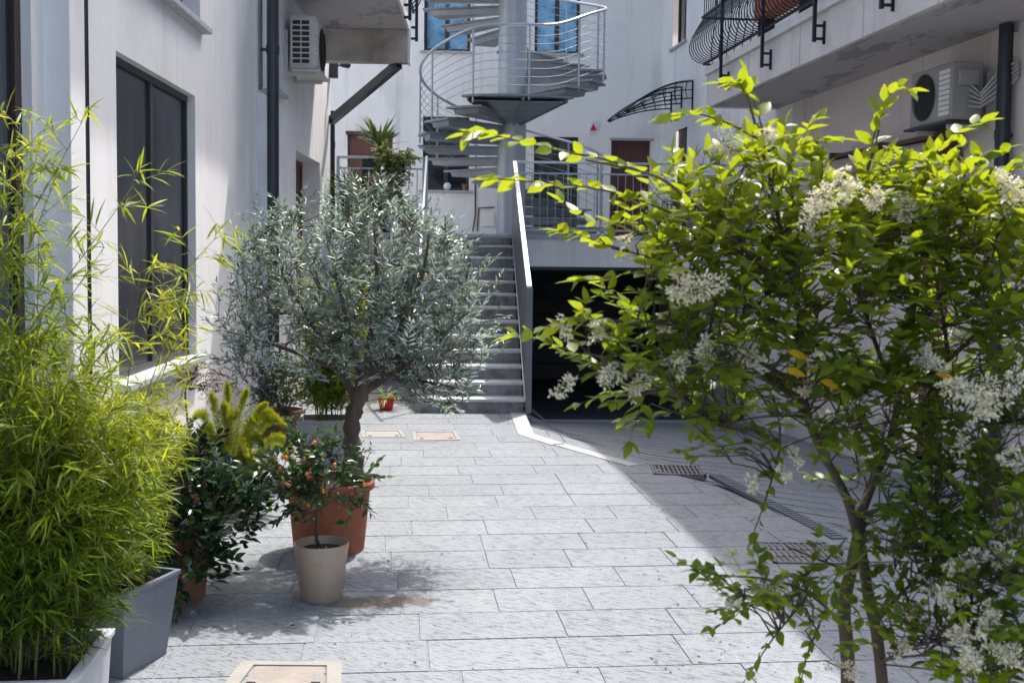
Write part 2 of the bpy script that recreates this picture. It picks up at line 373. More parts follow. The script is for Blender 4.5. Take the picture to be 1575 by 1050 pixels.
def ribbon(mb, pts, wd, dz=.006, h=.02):
    pts = [Vector((p[0], p[1], 0)) for p in pts]; L_, R_ = [], []
    for i, p in enumerate(pts):
        t = (pts[min(i+1, len(pts)-1)]-pts[max(i-1, 0)]).normalized(); n = Vector((-t.y, t.x, 0))
        for arr, s in ((L_, 1), (R_, -1)):
            q = p+n*s*wd/2; arr.append(Vector((q.x, q.y, dz)))
    for i in range(len(pts)-1):
        mb.add([R_[i], R_[i+1], L_[i+1], L_[i], R_[i]-Vector((0, 0, h)), R_[i+1]-Vector((0, 0, h)), L_[i+1]-Vector((0, 0, h)), L_[i]-Vector((0, 0, h))], [(0, 1, 2, 3), (0, 4, 5, 1), (3, 2, 6, 7)])
mb = MB(); p0 = G(797, 637); ribbon(mb, [(p0.x, Y1-.02), G(809, 668), G(860, 684)], .17); 
ribbon(mb, [G(858, 683), G(975, 716)], .13)
mb.build('path_edging', M['strip'], kind='structure')

def drain(name, pa, pb, wd, label):
    pa, pb = Vector(pa), Vector(pb); d = (pb-pa); ln = d.length; fr = Frame(pa, d, Vector((-d.y, d.x, 0)))
    t = empty(name, pa, label, 'drain'); m_ = MB()
    z0, z1 = -.03, .010
    for a, b, c, e in ((0, ln, -wd/2, -wd/2+.025), (0, ln, wd/2-.025, wd/2), (0, .025, -wd/2, wd/2), (ln-.025, ln, -wd/2, wd/2)): m_.box(fr, a, b, c, e, z0, z1)
    m_.build('frame', M['grate'], t)
    m_ = MB(); nb = int(ln/.036)
    for i in range(1, nb): m_.box(fr, i*ln/nb-.008, i*ln/nb+.008, -wd/2+.025, wd/2-.025, -.01, .008)
    for c in (-wd/6, wd/6): m_.box(fr, .02, ln-.02, c-.008, c+.008, -.012, .0085)
    m_.build('bars', M['grate'], t)
    MB().box(fr, .02, ln-.02, -wd/2+.02, wd/2-.02, -.03, -.004).build('pit', M['garage'], t)
def grate(pxa, pxb, wd, label):
    a, b = G(*pxa), G(*pxb); drain('drain_grate', (a.x, a.y, 0), (b.x, b.y, 0), wd, label)
grate((1002, 722.5), (1082, 724), .42, 'small cast iron drain grate where the pale stone strip ends')
grate((1176, 850), (1288, 851), .50, 'larger slotted cast iron drain grate in the paving close to the flowering tree')
a, b = G(1100, 731), G(1292, 829); d = b-a; fr = Frame(a, d, (d.y, -d.x))
t = empty('drain_channel', a, 'long narrow blue grey metal drain channel running diagonally between the two grates', 'drain')
MB().box(fr, 0, d.length, -.055, .055, -.02, .011).build('channel_body', M['channel'], t)
m_ = MB(); 
for i in range(int(d.length/.06)): m_.box(fr, i*.06+.01, i*.06+.022, -.045, .045, .0, .0135)
m_.build('slots', M['garage'], t)

def manhole(corners, z, label, mf, mc, inset=.06):
    P = [G(*c) for c in corners]; cen = sum(P, Vector())/4
    t = empty('manhole_cover', (cen.x, cen.y, 0), label, 'manhole cover')
    m_ = MB(); O = [Vector((p.x, p.y, z)) for p in P]; I = [c+(cen-c).normalized()*inset*1.3 for c in O]
    for q in I: q.z = z
    for i in range(4):
        j = (i+1) % 4; m_.add([O[i], O[j], I[j], I[i]]+[v-Vector((0, 0, .03)) for v in (O[i], O[j], I[j], I[i])], [(0, 1, 2, 3), (0, 4, 5, 1), (2, 6, 7, 3)])
    m_.build('frame', mf, t)
    Q = [c+(cen-c).normalized()*(inset*1.3+.014) for c in O]
    for q in Q: q.z = z-.003
    MB().prism([q-Vector((0, 0, .03)) for q in Q], (0, 0, .03)).build('lid', mc, t, bevel=.003)
    MB().prism([c+(cen-c).normalized()*(inset*1.2)-Vector((0, 0, .02)) for c in O], (0, 0, .008)).build('gap', M['garage'], t)
    e = (Q[1]-Q[0]).normalized()
    for s in (Q[0]*.88+Q[2]*.12, Q[1]*.88+Q[3]*.12): MB().tube([s-e*.02+Vector((0, 0, .004)), s+e*.02+Vector((0, 0, .004))], .004, 6).build('lifting_slot', M['grate'], t)
manhole([(338, 1062), (524, 1062), (526, 1019), (372, 1018)], .008, 'beige stone manhole cover at the bottom edge, nearest to the camera', M['manhole_frame'], M['manhole'])
manhole([(636, 678), (708, 677), (701, 664), (634, 664)], .007, 'pinkish rectangular manhole cover in a thin metal frame at the far end of the paving', M['manhole_frame'], M['manhole'], .04)
manhole([(556, 673), (624, 673), (617, 662), (556, 662)], .007, 'pale manhole cover beside the olive trunk, left of the pinkish one', M['manhole_frame'], M['manhole_frame'], .04)

# ------------------------------------------------------------------ walls and windows
def wall(fr, u0, u1, z0, z1, ops, depth=.25, back=True):
    mb = MB(); us = sorted({u0, u1, *[o[0] for o in ops], *[o[1] for o in ops]}); zs = sorted({z0, z1, *[o[2] for o in ops], *[o[3] for o in ops]})
    us = [u for u in us if u0 <= u <= u1]; zs = [z for z in zs if z0 <= z <= z1]
    for i in range(len(us)-1):
        for j in range(len(zs)-1):
            uc, zc = (us[i]+us[i+1])/2, (zs[j]+zs[j+1])/2
            if any(o[0] < uc < o[1] and o[2] < zc < o[3] for o in ops): continue
            mb.quad(fr.P(us[i], 0, zs[j]), fr.P(us[i+1], 0, zs[j]), fr.P(us[i+1], 0, zs[j+1]), fr.P(us[i], 0, zs[j+1]))
    for a, b, c, e in ops:
        for p, q in (((a, c), (b, c)), ((b, c), (b, e)), ((b, e), (a, e)), ((a, e), (a, c))):
            mb.quad(fr.P(p[0], 0, p[1]), fr.P(q[0], 0, q[1]), fr.P(q[0], -depth, q[1]), fr.P(p[0], -depth, p[1]))
    key = {}; nv = []; mp_ = []
    for v in mb.v:
        k = (round(v.x, 4), round(v.y, 4), round(v.z, 4))
        if k not in key: key[k] = len(nv); nv.append(v)
        mp_.append(key[k])
    mb.v = nv; mb.f = [tuple(mp_[i] for i in f) for f in mb.f]
    return mb
def window(fr, a, b, c, e, parent, depth=.2, bars=1, hbars=0, fm=None, gm=None, sill=True, name='window', fw=.06, label=None, sm=None, so=.05):
    fm = fm or M['frame_brown']; gm = gm or M['glass_dark']; mb = MB(); wf0, wf1 = -depth-.03, -depth+.02
    mb.box(fr, a, b, wf0, wf1, c, c+fw); mb.box(fr, a, b, wf0, wf1, e-fw, e); mb.box(fr, a, a+fw, wf0, wf1-.002, c+fw, e-fw); mb.box(fr, b-fw, b, wf0, wf1-.002, c+fw, e-fw)
    for i in range(bars):
        u = a+(b-a)*(i+1)/(bars+1); mb.box(fr, u-fw*.7, u+fw*.7, wf0, wf1-.004, c+fw, e-fw)
    for i in range(hbars):
        z = c+(e-c)*(i+1)/(hbars+1); mb.box(fr, a+fw, b-fw, wf0, wf1-.006, z-fw*.5, z+fw*.5)
    f = mb.build(name, fm, parent, label=label)
    MB().box(fr, a+fw*.5, b-fw*.5, -depth-.025, -depth-.005, c+fw*.5, e-fw*.5).build('pane', gm, f)
    if sill:
        MB().box(fr, a-.08, b+.08, -depth+.02, so, c-.05, c-.002).build('sill', sm or M['sill'], f, bevel=.006)
    return f

# ---- left building
uw0, zt = FA.hit(178, 78); uw1, _ = FA.hit(300, 148); _, zb = FA.hit(313, 541); _, zt2 = FA.hit(300, 148); zt = (zt+zt2)/2
upil, _ = FA.hit(128, 300); uend, _ = FA.hit(385, 400)
uu1, zu = FA.hit(308, 42)
print('win1', uw0, uw1, zb, zt, 'upper', uu1, zu, 'pil', upil, 'end', uend)
lb = empty('left_building', FA.P(uw0, -.5, 0), 'white plastered building along the left edge with tall dark windows', 'building')
EAVE = 8.2
ops = [(uw0, uw1, zb, zt), (uu1-2.0, uu1, zu, zu+1.6)]
wall(FA, upil, uend, -.3, EAVE, ops).build('wall', M['plaster'], lb)
window(FA, uw0, uw1, zb, zt, lb, .085, 1, 0, M['frame_black'], M['reveal'], True, so=.10, fw=.05, label='tall dark shuttered ground floor window')
window(FA, uu1-2.0, uu1, zu, zu+1.6, lb, .17, 1, 0, M['frame_brown'], M['glass_dark'], True, so=.09, label='upper floor window with a moulded grey sill')
# roller box strip above the big window

# recessed bay with the brown door at the very left
FC = FA.off(-.10)
u52, _ = FC.hit(53, 400); u25, _ = FC.hit(24, 400); u85, _ = FA.hit(98, 400)
wall(FC, -12, u85-.01, -.3, EAVE, [(u52-1.6, u52, .05, 3.6)], .12).build('wall', M['plaster'], lb)
window(FC, u52-1.6, u52, .05, 3.6, lb, .075, 1, 0, M['frame_brown'], M['glass_dark'], False, 'glazed_door', .09)
MB().box(FA, u85, upil-.09, -.25, .05, -.3, EAVE).build('pilaster', M['plaster'], lb, bevel=.006)
MB().box(FA, upil-.089, upil-.002, -.25, -.02, -.3, EAVE).build('recess', M['plaster'], lb)
MB().box(FA, uend, uend+.12, -.3, .06, -.3, EAVE).build('pilaster', M['plaster'], lb, bevel=.008)
uB0 = (FA.P(uend+.12, .06, 0)-FB.p).dot(FB.u); uB1, _ = FB.hit(508, 300)
print('B', uB0, uB1, FB.P(uB1, 0, 0))
ua, za = FB.hit(455, 231); ub, zb2 = FB.hit(492, 251)
us0, zs0 = FB.hit(420, 135); us1, _ = FB.hit(433, 140)
wall(FB, uB0+.02, uB1, -.3, EAVE, [(ua, ub, 1.15, (za+zb2)/2), (uB0+.1, us1-.02, zs0, zs0+1.5)], .3).build('wall', M['plaster'], lb)
window(FB, ua, ub, 1.15, (za+zb2)/2, lb, .26, 1, 0, M['brown_door'], M['brown_door'], True, so=.05, label='window with closed red brown shutters')
window(FB, uB0+.1, us1-.02, zs0, zs0+1.5, lb, .15, 0, 0, M['frame_brown'], M['glass_dark'], True, so=.07, label='small upper window behind the air conditioner')
MB().box(FB, uB1, uB1+.02, -6, 0, -.3, EAVE).build('end_wall', M['plaster'], lb)
MB().box(FA, -12, uend+.2, -6, 1.45, EAVE, EAVE+.18).box(FB, uB0, uB1+.4, -6, 1.2, EAVE+.01, EAVE+.17).build('roof', M['concrete'], lb)  # unseen left eaves stretched far out to keep sun off the upper wall
# left balcony
ue0, ze0 = 0, 0
pb = DD(628, 100, 15.6); zbm = pb.z; pe = DD(628, 50, 15.6); zs_ = pe.z
un = (pb-FB.p).dot(FB.u); wn_ = (pb-FB.p).dot(FB.w)
print('left balcony', un, wn_, zbm, zs_)
uA0 = un-3.2
MB().box(FB, uA0, un, .002, wn_, zs_, zs_+.16).build('balcony_slab', M['peel'], lb)
MB().box(FB, un-.22, un-.002, .003, wn_-.002, zbm, zs_-.002).build('balcony_beam', M['concrete'], lb, bevel=.01)
MB().box(FB, uA0, un+.02, wn_+.001, wn_+.035, zs_-.02, zs_+.19).build('balcony_edge', M['white_edge'], lb)
MB().box(FB, un-.22, un+.02, wn_+.001, wn_+.035, zbm-.01, zs_-.021).build('balcony_edge', M['white_edge'], lb)
q0 = FB.P(uB1-.12, .03, 0); zbr = DD(509, 188, 17.0).z
a0 = Vector((q0.x, q0.y, zbr)); a1 = FB.P(un-.12, wn_-.12, zbm-.01)
d_ = (a1-a0); sd = d_.cross(Vector((0, 0, 1))).normalized()*.045; up_ = sd.cross(d_).normalized()*.06
MB().prism([a0-sd-up_, a0+sd-up_, a0+sd+up_, a0-sd+up_], d_).build('balcony_strut', M['dark_metal'], lb)
# left balcony railing
rl = empty('balcony_railing', FB.P(un, wn_, zs_+.18), 'black iron railing on the corner of the left balcony, at the top edge', 'railing')
MB().box(FB, uA0, un+.06, wn_+.05, wn_+.08, zs_+.26, zs_+.30).build('lower_rail', M['iron'], rl)
MB().box(FB, uA0, un+.06, wn_+.05, wn_+.08, zs_+1.1, zs_+1.14).build('top_rail', M['iron'], rl)
for i in range(16):
    uq = un+.04-i*.2; mb = MB()
    mb.tube([FB.P(uq, wn_+.065+.12*math.sin(math.pi*min(1, j/5))*(j < 6), zs_+.28+j*.105) for j in range(9)], .008, 6)
    mb.build('spindle', M['iron'], rl)
for uq in (un, un-1.4, un-2.8):
    mb = MB().box(FB, uq-.02, uq+.02, wn_+.09, wn_+.13, zs_-.12, zs_+1.14); mb.box(FB, uq-.015, uq+.015, wn_+.036, wn_+.089, zs_+.05, zs_+.08); mb.box(FB, uq-.015, uq+.015, wn_+.036, wn_+.089, zs_-.1, zs_-.07)
    mb.build('post', M['iron'], rl)

# downpipes
def pipe(fr, u, w_, r, z0, z1, m, label, joints=(), shoes=True):
    t = empty('downpipe', fr.P(u, w_, z0), label, 'downpipe')
    MB().tube([fr.P(u, w_, z0), fr.P(u, w_, z1)], r, 16).build('pipe', m, t, smooth=False, auto=True)
    for z in joints:
        MB().tube([fr.P(u, w_, z), fr.P(u, w_, z+.09)], r*1.12, 16).build('collar', m, t, auto=True)
        MB().box(fr, u-.012, u+.012, w_-r-.06, w_-r, z+.03, z+.06).build('bracket', m, t)
pipe(FA, upil-.045, .035, .022, -.02, EAVE, M['dark_metal'], 'thin dark downpipe beside the left window, behind the bamboo', (1.2, 3.4))
up_r, _ = FB.hit(409, 400)
pipe(FB, up_r-.02, .08, .062, .9, EAVE, M['dark_metal'], 'thick dark grey downpipe left of the air conditioner', (3.9, 2.0))
pipe(FB, uB1+.09, .0, .055, .0, 3.95, M['dark_metal'], 'grey pipe standing at the corner under the balcony strut', (2.3, 3.4))
uq, _ = FA.hit(386, 600)
# cctv
t = empty('security_camera', FB.P(uB1-.05, .02, 4.0), 'small dark security camera at the corner just below the left balcony', 'camera')
zc = DD(511, 112, 17).z
MB().box(FB, uB1-.14, uB1-.02, .001, .12, zc-.1, zc+.12).build('junction_box', M['dark_metal'], t, bevel=.01)
MB().tube([FB.P(uB1-.08, .12, zc+.08), FB.P(uB1-.08, .2, zc+.1)], .015, 8).build('arm', M['dark_metal'], t)
MB().tube([FB.P(uB1-.14, .2, zc+.09), FB.P(uB1+.0, .26, zc+.1)], .045, 12).build('camera_body', M['dark_metal'], t, auto=True)

# ---- air conditioners
def ac_unit(fr, u0, L_, w0, dep, z0, h, label, grille_side):
    ca = M['ac'] if grille_side else M['ac_grey']; tr = M['ac'] if grille_side else M['frame_black']
    t = empty('air_conditioner', fr.P(u0, w0, z0), label, 'air conditioner')
    MB().box(fr, u0, u0+L_, w0, w0+dep, z0, z0+h).build('casing', ca, t, bevel=.015)
    wf = w0+dep
    # fan opening on the front
    uc, zc_ = u0+L_*.64, z0+h*.5; rr = h*.41
    mb = MB(); n = 32
    ring = [(math.cos(2*math.pi*i/n), math.sin(2*math.pi*i/n)) for i in range(n)]
    mb.add([fr.P(uc+x*rr, wf+.004, zc_+y*rr) for x, y in ring], [tuple(range(n))]); mb.build('fan_well', M['ac_dark'], t)
    mb = MB()
    for q in (.25, .45, .65, .85, 1.0):
        pts = [fr.P(uc+x*rr*q, wf+.014, zc_+y*rr*q) for x, y in ring]; mb.tube(pts+[pts[0]], .004, 5, False)
    for k in range(12):
        x, y = ring[int(k*n/12)]; mb.tube([fr.P(uc+x*rr*.1, wf+.012, zc_+y*rr*.1), fr.P(uc+x*rr, wf+.012, zc_+y*rr)], .003, 5)
    mb.build('fan_guard', M['ac_dark'], t)
    mb = MB()
    for k in range(9): mb.box(fr, u0+.03, u0+L_*.27, wf, wf+.01, z0+.05+k*(h-.1)/9, z0+.05+k*(h-.1)/9+.035)
    mb.build('front_louvres', M['white'], t)
    if grille_side:   # open grid on the face that looks to the street
        mb = MB().box(fr, u0-.006, u0-.002, w0+.03, w0+dep-.06, z0+.05, z0+h-.05); g = mb.build('side_opening', M['ac_dark'], t)
        mb = MB()
        for k in range(9): mb.box(fr, u0-.016, u0-.007, w0+.028, w0+dep-.058, z0+.05+k*(h-.1)/8-.008, z0+.05+k*(h-.1)/8+.008)
        for k in range(3): mb.box(fr, u0-.018, u0-.0165, w0+.03+k*(dep-.09)/2-.006, w0+.03+k*(dep-.09)/2+.006, z0+.05, z0+h-.05)
        mb.build('side_grille', M['ac'], t)
    else:
        MB().box(fr, u0-.05, u0-.001, w0+.06, w0+dep-.05, z0+h*.58, z0+h*.86).build('valve_cover', ca, t, bevel=.01)
    for uu in (u0+.1, u0+L_-.1):
        mb = MB().box(fr, uu-.02, uu+.02, .001, w0+dep-.02, z0-.07, z0-.03); mb.box(fr, uu-.02, uu+.02, .001, .035, z0-.029, z0+.45)
        mb.build('bracket', M['ac'], t)
    MB().box(fr, u0-.02, u0+L_+.02, w0+.02, w0+dep+.05, z0-.029, z0-.006).build('drip_tray', tr, t, bevel=.004)
    return t
pa = DD(485, 106, 13.0); uu = (pa-FB.p).dot(FB.u); ww = (pa-FB.p).dot(FB.w); hh = DD(485, 24, 13.0).z-pa.z
print('ACL', uu, ww, pa.z, hh)
t_ac = ac_unit(FB, uu, .80, ww-.29, .29, pa.z, hh, 'cream air conditioner with an open grille on brackets under the left balcony', True)
pa = DD(1462, 184, 10.27); uu = (pa-FR.p).dot(FR.u); ww = (pa-FR.p).dot(FR.w)
print('ACR', uu, ww, pa.z)
acR = ac_unit(FR, uu, .80, ww-.30, .30, pa.z, .52, 'grey air conditioner with a round fan on the shaded right wall under the balcony', False)
mb = MB()
for k in range(5):
    z0 = pa.z+.12+k*.05; mb.tube([FR.P(uu-.02, ww-.16, z0), FR.P(uu-.14, ww-.2, z0-.02-.02*k), FR.P(uu-.26, .06+.01*k, z0+.1), FR.P(uu-.42, .03, z0+.22-.02*k)], .012, 7)
mb.build('hoses', M['cable'], acR)
mb = MB().box(FR, uu-.34, uu-.22, .002, .09, pa.z+.52, pa.z+.72); mb.box(FR, uu-.32, uu-.26, .002, .06, pa.z+.28, pa.z+.519)
mb.build('junction_box', M['ac'], acR)

# ---- back building
bb = empty('back_building', (0, Y3, 0), 'pale blue grey building closing the courtyard behind the spiral staircase', 'building')
def kh(px, py): return FK.hit(px, py)
def rect(x0, y0, x1, y1):
    a, z1 = kh(x1, y0); b, z0 = kh(x0, y1); return (a, b, z0, z1)
W = [rect(652, 10, 724, 78), rect(822, 10, 893, 80), rect(650, 180, 722, 292), rect(820, 211, 890, 352), rect(938, 216, 1001, 352), rect(534, 206, 604, 352)]
W = [list(x) for x in W]
for k in (3, 4, 5): W[k][2] = TZ+.02
W[0][3] = W[0][2]+1.35; W[1][3] = W[0][3]; W[1][2] = W[0][2]
KU1 = 12.0; ROOFK = 8.2
wall(FK, 0, KU1, -.8, ROOFK, [tuple(x) for x in W], .2).build('wall', M['plaster_back'], bb)
window(FK, *W[0], bb, .14, 1, 0, M['frame_brown'], M['glass_sky'], True)
window(FK, *W[1], bb, .14, 1, 0, M['frame_brown'], M['glass_sky'], True)
window(FK, *W[2], bb, .14, 1, 0, M['frame_black'], M['glass_dark'], True)
window(FK, *W[3], bb, .14, 1, 0, M['frame_black'], M['glass_dark'], False, 'glazed_door', .08)
for k, nm in ((4, 'door'), (5, 'door')):
    a, b, c, e = W[k]
    dd = MB().box(FK, a, b, -.2, -.13, c, e).build(nm, M['brown_door'], bb, label='red brown wooden door' if k == 4 else 'brown door behind the yucca')
    mb = MB()
    for q in range(1, 6): mb.box(FK, a+(b-a)*q/6-.006, a+(b-a)*q/6+.006, -.131, -.126, c+.05, e-.05)
    mb.build('groove', M['frame_brown'], dd)
    MB().box(FK, a-.03, b+.03, -.128, .02, e-.03, e+.04).build('lintel', M['frame_brown'], dd) if k == 5 else MB().box(FK, a-.06, b+.03, -.12, .03, e-.01, e+.035).build('lintel', M['sill'], dd)
    MB().tube([FK.P(a+.08, -.12, c+1.0), FK.P(a+.08, -.07, c+1.0), FK.P(a+.18, -.07, c+1.0)], .011, 8).build('handle', M['steel'], dd)
MB().box(FK, -.6, KU1, -5, .42, ROOFK, ROOFK+.2).build('roof', M['concrete'], bb)
# terrace
xs0 = G(643, 636).x; xs1 = YY(808, 617, Y1).x
SX0, SX1 = xs0, xs1
print('stairs', SX0, SX1)
xR = (FR.P((Y2-Y3)/FR.u.y, 0, 0)).x
xL = FB.P(uB1, 0, 0).x-.6
FT = .47
MB().bx(xL, xR-.003, Y2, Y3-.003, TZ-.06, TZ).build('terrace_floor', M['stair_stone'], bb)
MB().bx(SX1+.01, xR-.003, Y2-.02, Y2+.2, TZ-FT, TZ-.061).build('terrace_edge_beam', M['plaster_back'], bb)
MB().bx(SX1-.04, xR-.004, Y2-.05, Y2+.02, TZ-.059, TZ+.004).build('terrace_coping', M['sill'], bb)
MB().bx(SX1+.02, xR-.01, Y2+.02, Y2+.1, TZ-FT-.05, TZ-FT-.002).build('shutter_rail', M['frame_black'], bb)
# left of the stairs the terrace stands on a wall with a dark cellar opening
FL = Frame((SX0, Y2), (-1, 0), (0, -1))
wall(FL, 0, 2.6, -.3, TZ-.061, [(.15, 1.1, 0, 1.75)], .3).build('wall', M['plaster'], bb)
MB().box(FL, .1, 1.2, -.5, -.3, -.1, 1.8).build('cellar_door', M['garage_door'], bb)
MB().bx(SX0-2.6, SX0-.0, Y2-.05, Y2+.02, TZ-.059, TZ+.004).build('terrace_coping', M['sill'], bb)
# garage interior
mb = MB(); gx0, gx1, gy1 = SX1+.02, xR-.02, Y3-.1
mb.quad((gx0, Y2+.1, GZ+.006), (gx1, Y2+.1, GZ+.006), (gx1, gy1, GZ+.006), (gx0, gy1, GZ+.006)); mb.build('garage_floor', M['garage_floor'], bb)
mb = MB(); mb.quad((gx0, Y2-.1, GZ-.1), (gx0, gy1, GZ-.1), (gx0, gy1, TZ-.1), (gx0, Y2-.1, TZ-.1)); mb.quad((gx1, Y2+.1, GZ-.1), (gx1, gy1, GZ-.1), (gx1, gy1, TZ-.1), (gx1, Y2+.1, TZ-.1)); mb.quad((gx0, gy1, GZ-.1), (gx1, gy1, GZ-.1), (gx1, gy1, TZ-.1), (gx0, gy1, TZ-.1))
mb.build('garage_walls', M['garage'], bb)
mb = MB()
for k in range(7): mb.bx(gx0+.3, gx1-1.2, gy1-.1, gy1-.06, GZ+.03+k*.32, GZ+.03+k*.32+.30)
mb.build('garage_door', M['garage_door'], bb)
MB().bx(SX1+.02, xR-.05, GY-.04, GY+.12, GZ-.1, GZ+.012).build('threshold', M['strip'], bb)
# alarm box, conduits, window-sill things
a_, z_ = kh(912, 194); t = empty('alarm_box', FK.P(a_, 0, z_), 'small white alarm box with a red triangle on the back wall', 'alarm box')
MB().prism([FK.P(a_-.07, .002, z_-.1), FK.P(a_+.07, .002, z_-.1), FK.P(a_+.075, .002, z_+.05), FK.P(a_+.04, .002, z_+.11), FK.P(a_-.04, .002, z_+.11), FK.P(a_-.075, .002, z_+.05)], FK.w*.07).build('case', M['white'], t, bevel=.008)
MB().prism([FK.P(a_-.065, .073, z_-.095), FK.P(a_+.065, .073, z_-.095), FK.P(a_, .073, z_+.045)], FK.w*.004).build('triangle', M['red'], t)
t = empty('conduit', FK.P(*[kh(732, 300)[0], 0, TZ]), 'thin dark conduits running up the back wall beside the steel column', 'conduit')
mb = MB(); q = lambda x, y, w_=.02: FK.P(kh(x, y)[0], w_, max(TZ, kh(x, y)[1]))
mb.tube([q(731, 262), q(731, 330), q(727, 356)], .014, 6); mb.tube([q(760, 319), q(736, 320), q(734, 356)], .014, 6); mb.build('pipes', M['brown_bar'], t)
MB().box(FK, kh(760, 345)[0], kh(741, 345)[0], .002, .05, kh(750, 348)[1], kh(750, 325)[1]).build('hatch', M['plaster_back'], t, bevel=.004)
a_, b_, c_, e_ = W[2]
p_ = FK.P(kh(688, 280)[0], -.0, c_); MB().sphere(p_+Vector((0, 0, .075)), .075, 16, 10).build('ball', M['white'], smooth=True, label='round pale ball on the sill of the dark window under the spiral steps', cat='ball')
p_ = FK.P(kh(715, 285)[0], -.02, c_); mb = MB().lathe(p_, [(.04, 0), (.045, 0), (.06, .11), (.068, .11), (.068, .125), (.05, .125), (.05, .1)], 16); mb.build('plant_pot', M['terracotta_dull'], smooth=False, auto=True, label='small brown pot on the window sill next to the ball', cat='pot')

# ---- main stairs
sc_ = empty('stone_staircase', ((SX0+SX1)/2, Y1, 0), 'straight flight of grey stone steps rising to the terrace', 'staircase')
for k in range(NST):
    y0 = Y1+k*RUN; z1 = (k+1)*RISE
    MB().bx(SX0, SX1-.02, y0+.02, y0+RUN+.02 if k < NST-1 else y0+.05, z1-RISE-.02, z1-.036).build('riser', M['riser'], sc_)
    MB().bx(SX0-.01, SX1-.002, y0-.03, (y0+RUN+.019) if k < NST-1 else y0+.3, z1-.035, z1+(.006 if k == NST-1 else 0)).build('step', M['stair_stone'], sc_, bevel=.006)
mb = MB(); mb.prism([(SX0+.01, Y1+.05, -.8), (SX0+.01, Y2, -.8), (SX0+.01, Y2, TZ-.2), (SX0+.01, Y1+.05, .02)], (SX1-SX0-.04, 0, 0)); mb.build('stair_body', M['plaster'], sc_)
# side panels with handrail
def side_rail(x, th, label, hb, ht, solid):
    t = empty('stair_railing', (x, Y1, 0), label, 'railing')
    sl_ = RISE/RUN; ya, yb = Y1-.02, Y2+.02; za_ = hb; zb_ = ht
    if solid:
        MB().prism([(x, ya+.02, .10), (x, yb, TZ-.12), (x, yb, zb_), (x, ya+.02, za_)], (th, 0, 0)).build('sheet_panel', M['panel_steel'], t)
        MB().bx(x-.003, x+th+.02, ya-.02, ya+.018, .0, za_).build('end_post', M['panel_steel'], t)
        mb = MB(); mb.prism([(x-.012, ya+.02, .14), (x-.012, yb, TZ+.10), (x-.012, yb, TZ+.13), (x-.012, ya+.02, .17)], (.01, 0, 0)); mb.build('edge_trim', M['rail_bright'], t)
    else:
        for k in range(0, 13, 3):
            y = Y1+.1+k*RUN; z = k*RISE+RISE; MB().bx(x, x+.03, y, y+.03, z, za_+(zb_-za_)*(y-ya)/(yb-ya)).build('post', M['steel'], t)
    mb = MB(); mb.prism([(x-.005, ya-.03, za_), (x+th+.008, ya-.03, za_), (x+th+.008, ya-.03, za_+.03), (x-.005, ya-.03, za_+.03)], (0, yb-ya+.03, zb_-za_)); mb.build('handrail', M['rail_bright'], t, bevel=.006)
    return t
htop = DD(787, 250, Y2).z; hbot = DD(813, 443, Y1).z
print('rail', hbot, htop)
side_rail(SX1, .05, 'solid grey sheet railing with bright handrail on the right of the stone steps', hbot, htop, True)
side_rail(SX0-.03, .02, 'slim bright handrail on posts on the left of the stone steps', hbot-.1, DD(646, 243, Y2).z, False)

# ---- terrace railings
def railing(x0, x1, y, z0, zt_, label, sp=.115, infill=True):
    t = empty('terrace_railing', ((x0+x1)/2, y, z0), label, 'railing')
    MB().bx(x0, x1, y-.02, y+.02, zt_-.035, zt_).build('top_rail', M['rail_bright'], t, bevel=.004)
    MB().bx(x0, x1, y-.012, y+.012, zt_-.19, zt_-.165).build('second_rail', M['steel'], t)
    MB().bx(x0, x1, y-.012, y+.012, z0+.06, z0+.085).build('bottom_rail', M['steel'], t)
    n = int((x1-x0)/sp)
    for i in range(1, n):
        x = x0+(x1-x0)*i/n; MB().tube([(x, y, z0+.085), (x, y, zt_-.19)], .0065, 6).build('spindle', M['steel'], t)
    for x in [x0+.02, x1-.02] + ([x0+(x1-x0)*.72] if x1-x0 > 2 else []):
        MB().bx(x-.02, x+.02, y-.024, y+.024, z0-.02, zt_-.036).build('post', M['steel'], t)
    return t
zr = DD(900, 248, Y2).z; print('terrace rail z', zr, TZ)
railing(SX1+.06, xR-.03, Y2+.06, TZ, zr, 'grey metal terrace railing above the garage, right of the steps')
railing(FB.P(uB1, 0, 0).x+.12, SX0-.04, Y2+.06, TZ, DD(600, 241, Y2).z, 'grey metal terrace railing left of the steps in front of the yucca')

# ---- spiral staircase
sc = YY(772, 330, 18.9); SPX, SPY = sc.x+.0, 18.9; RO = YY(932, 130, 18.9).x - YY(787, 130, 18.9).x; SPX = (YY(932, 130, 18.9).x+YY(643, 200, 18.9).x)/2
SPXc = YY(786, 300, 18.9).x
RO = (YY(932, 130, 18.9).x-YY(643, 200, 18.9).x)/2; SPX = SPX*.35+SPXc*.65
RP = .235; print('spiral', SPX, SPXc, RO)
sp = empty('spiral_staircase', (SPX, SPY, TZ), 'galvanised spiral staircase winding round a thick steel column on the terrace', 'spiral staircase')
MB().tube([(SPX, SPY, TZ), (SPX, SPY, 8.6)], RP, 40).build('column', M['steel_blue'], sp, auto=True)
def pol(th, r, z): return Vector((SPX+r*math.cos(R(th)), SPY+r*math.sin(R(th)), z))
def ang(k):
    if k <= 12: return -10+22.5*(k-1)
    if k <= 14: return 237.5+(k-12)*(311-237.5)/2
    return 311+22.5*(k-14)
RS = .165
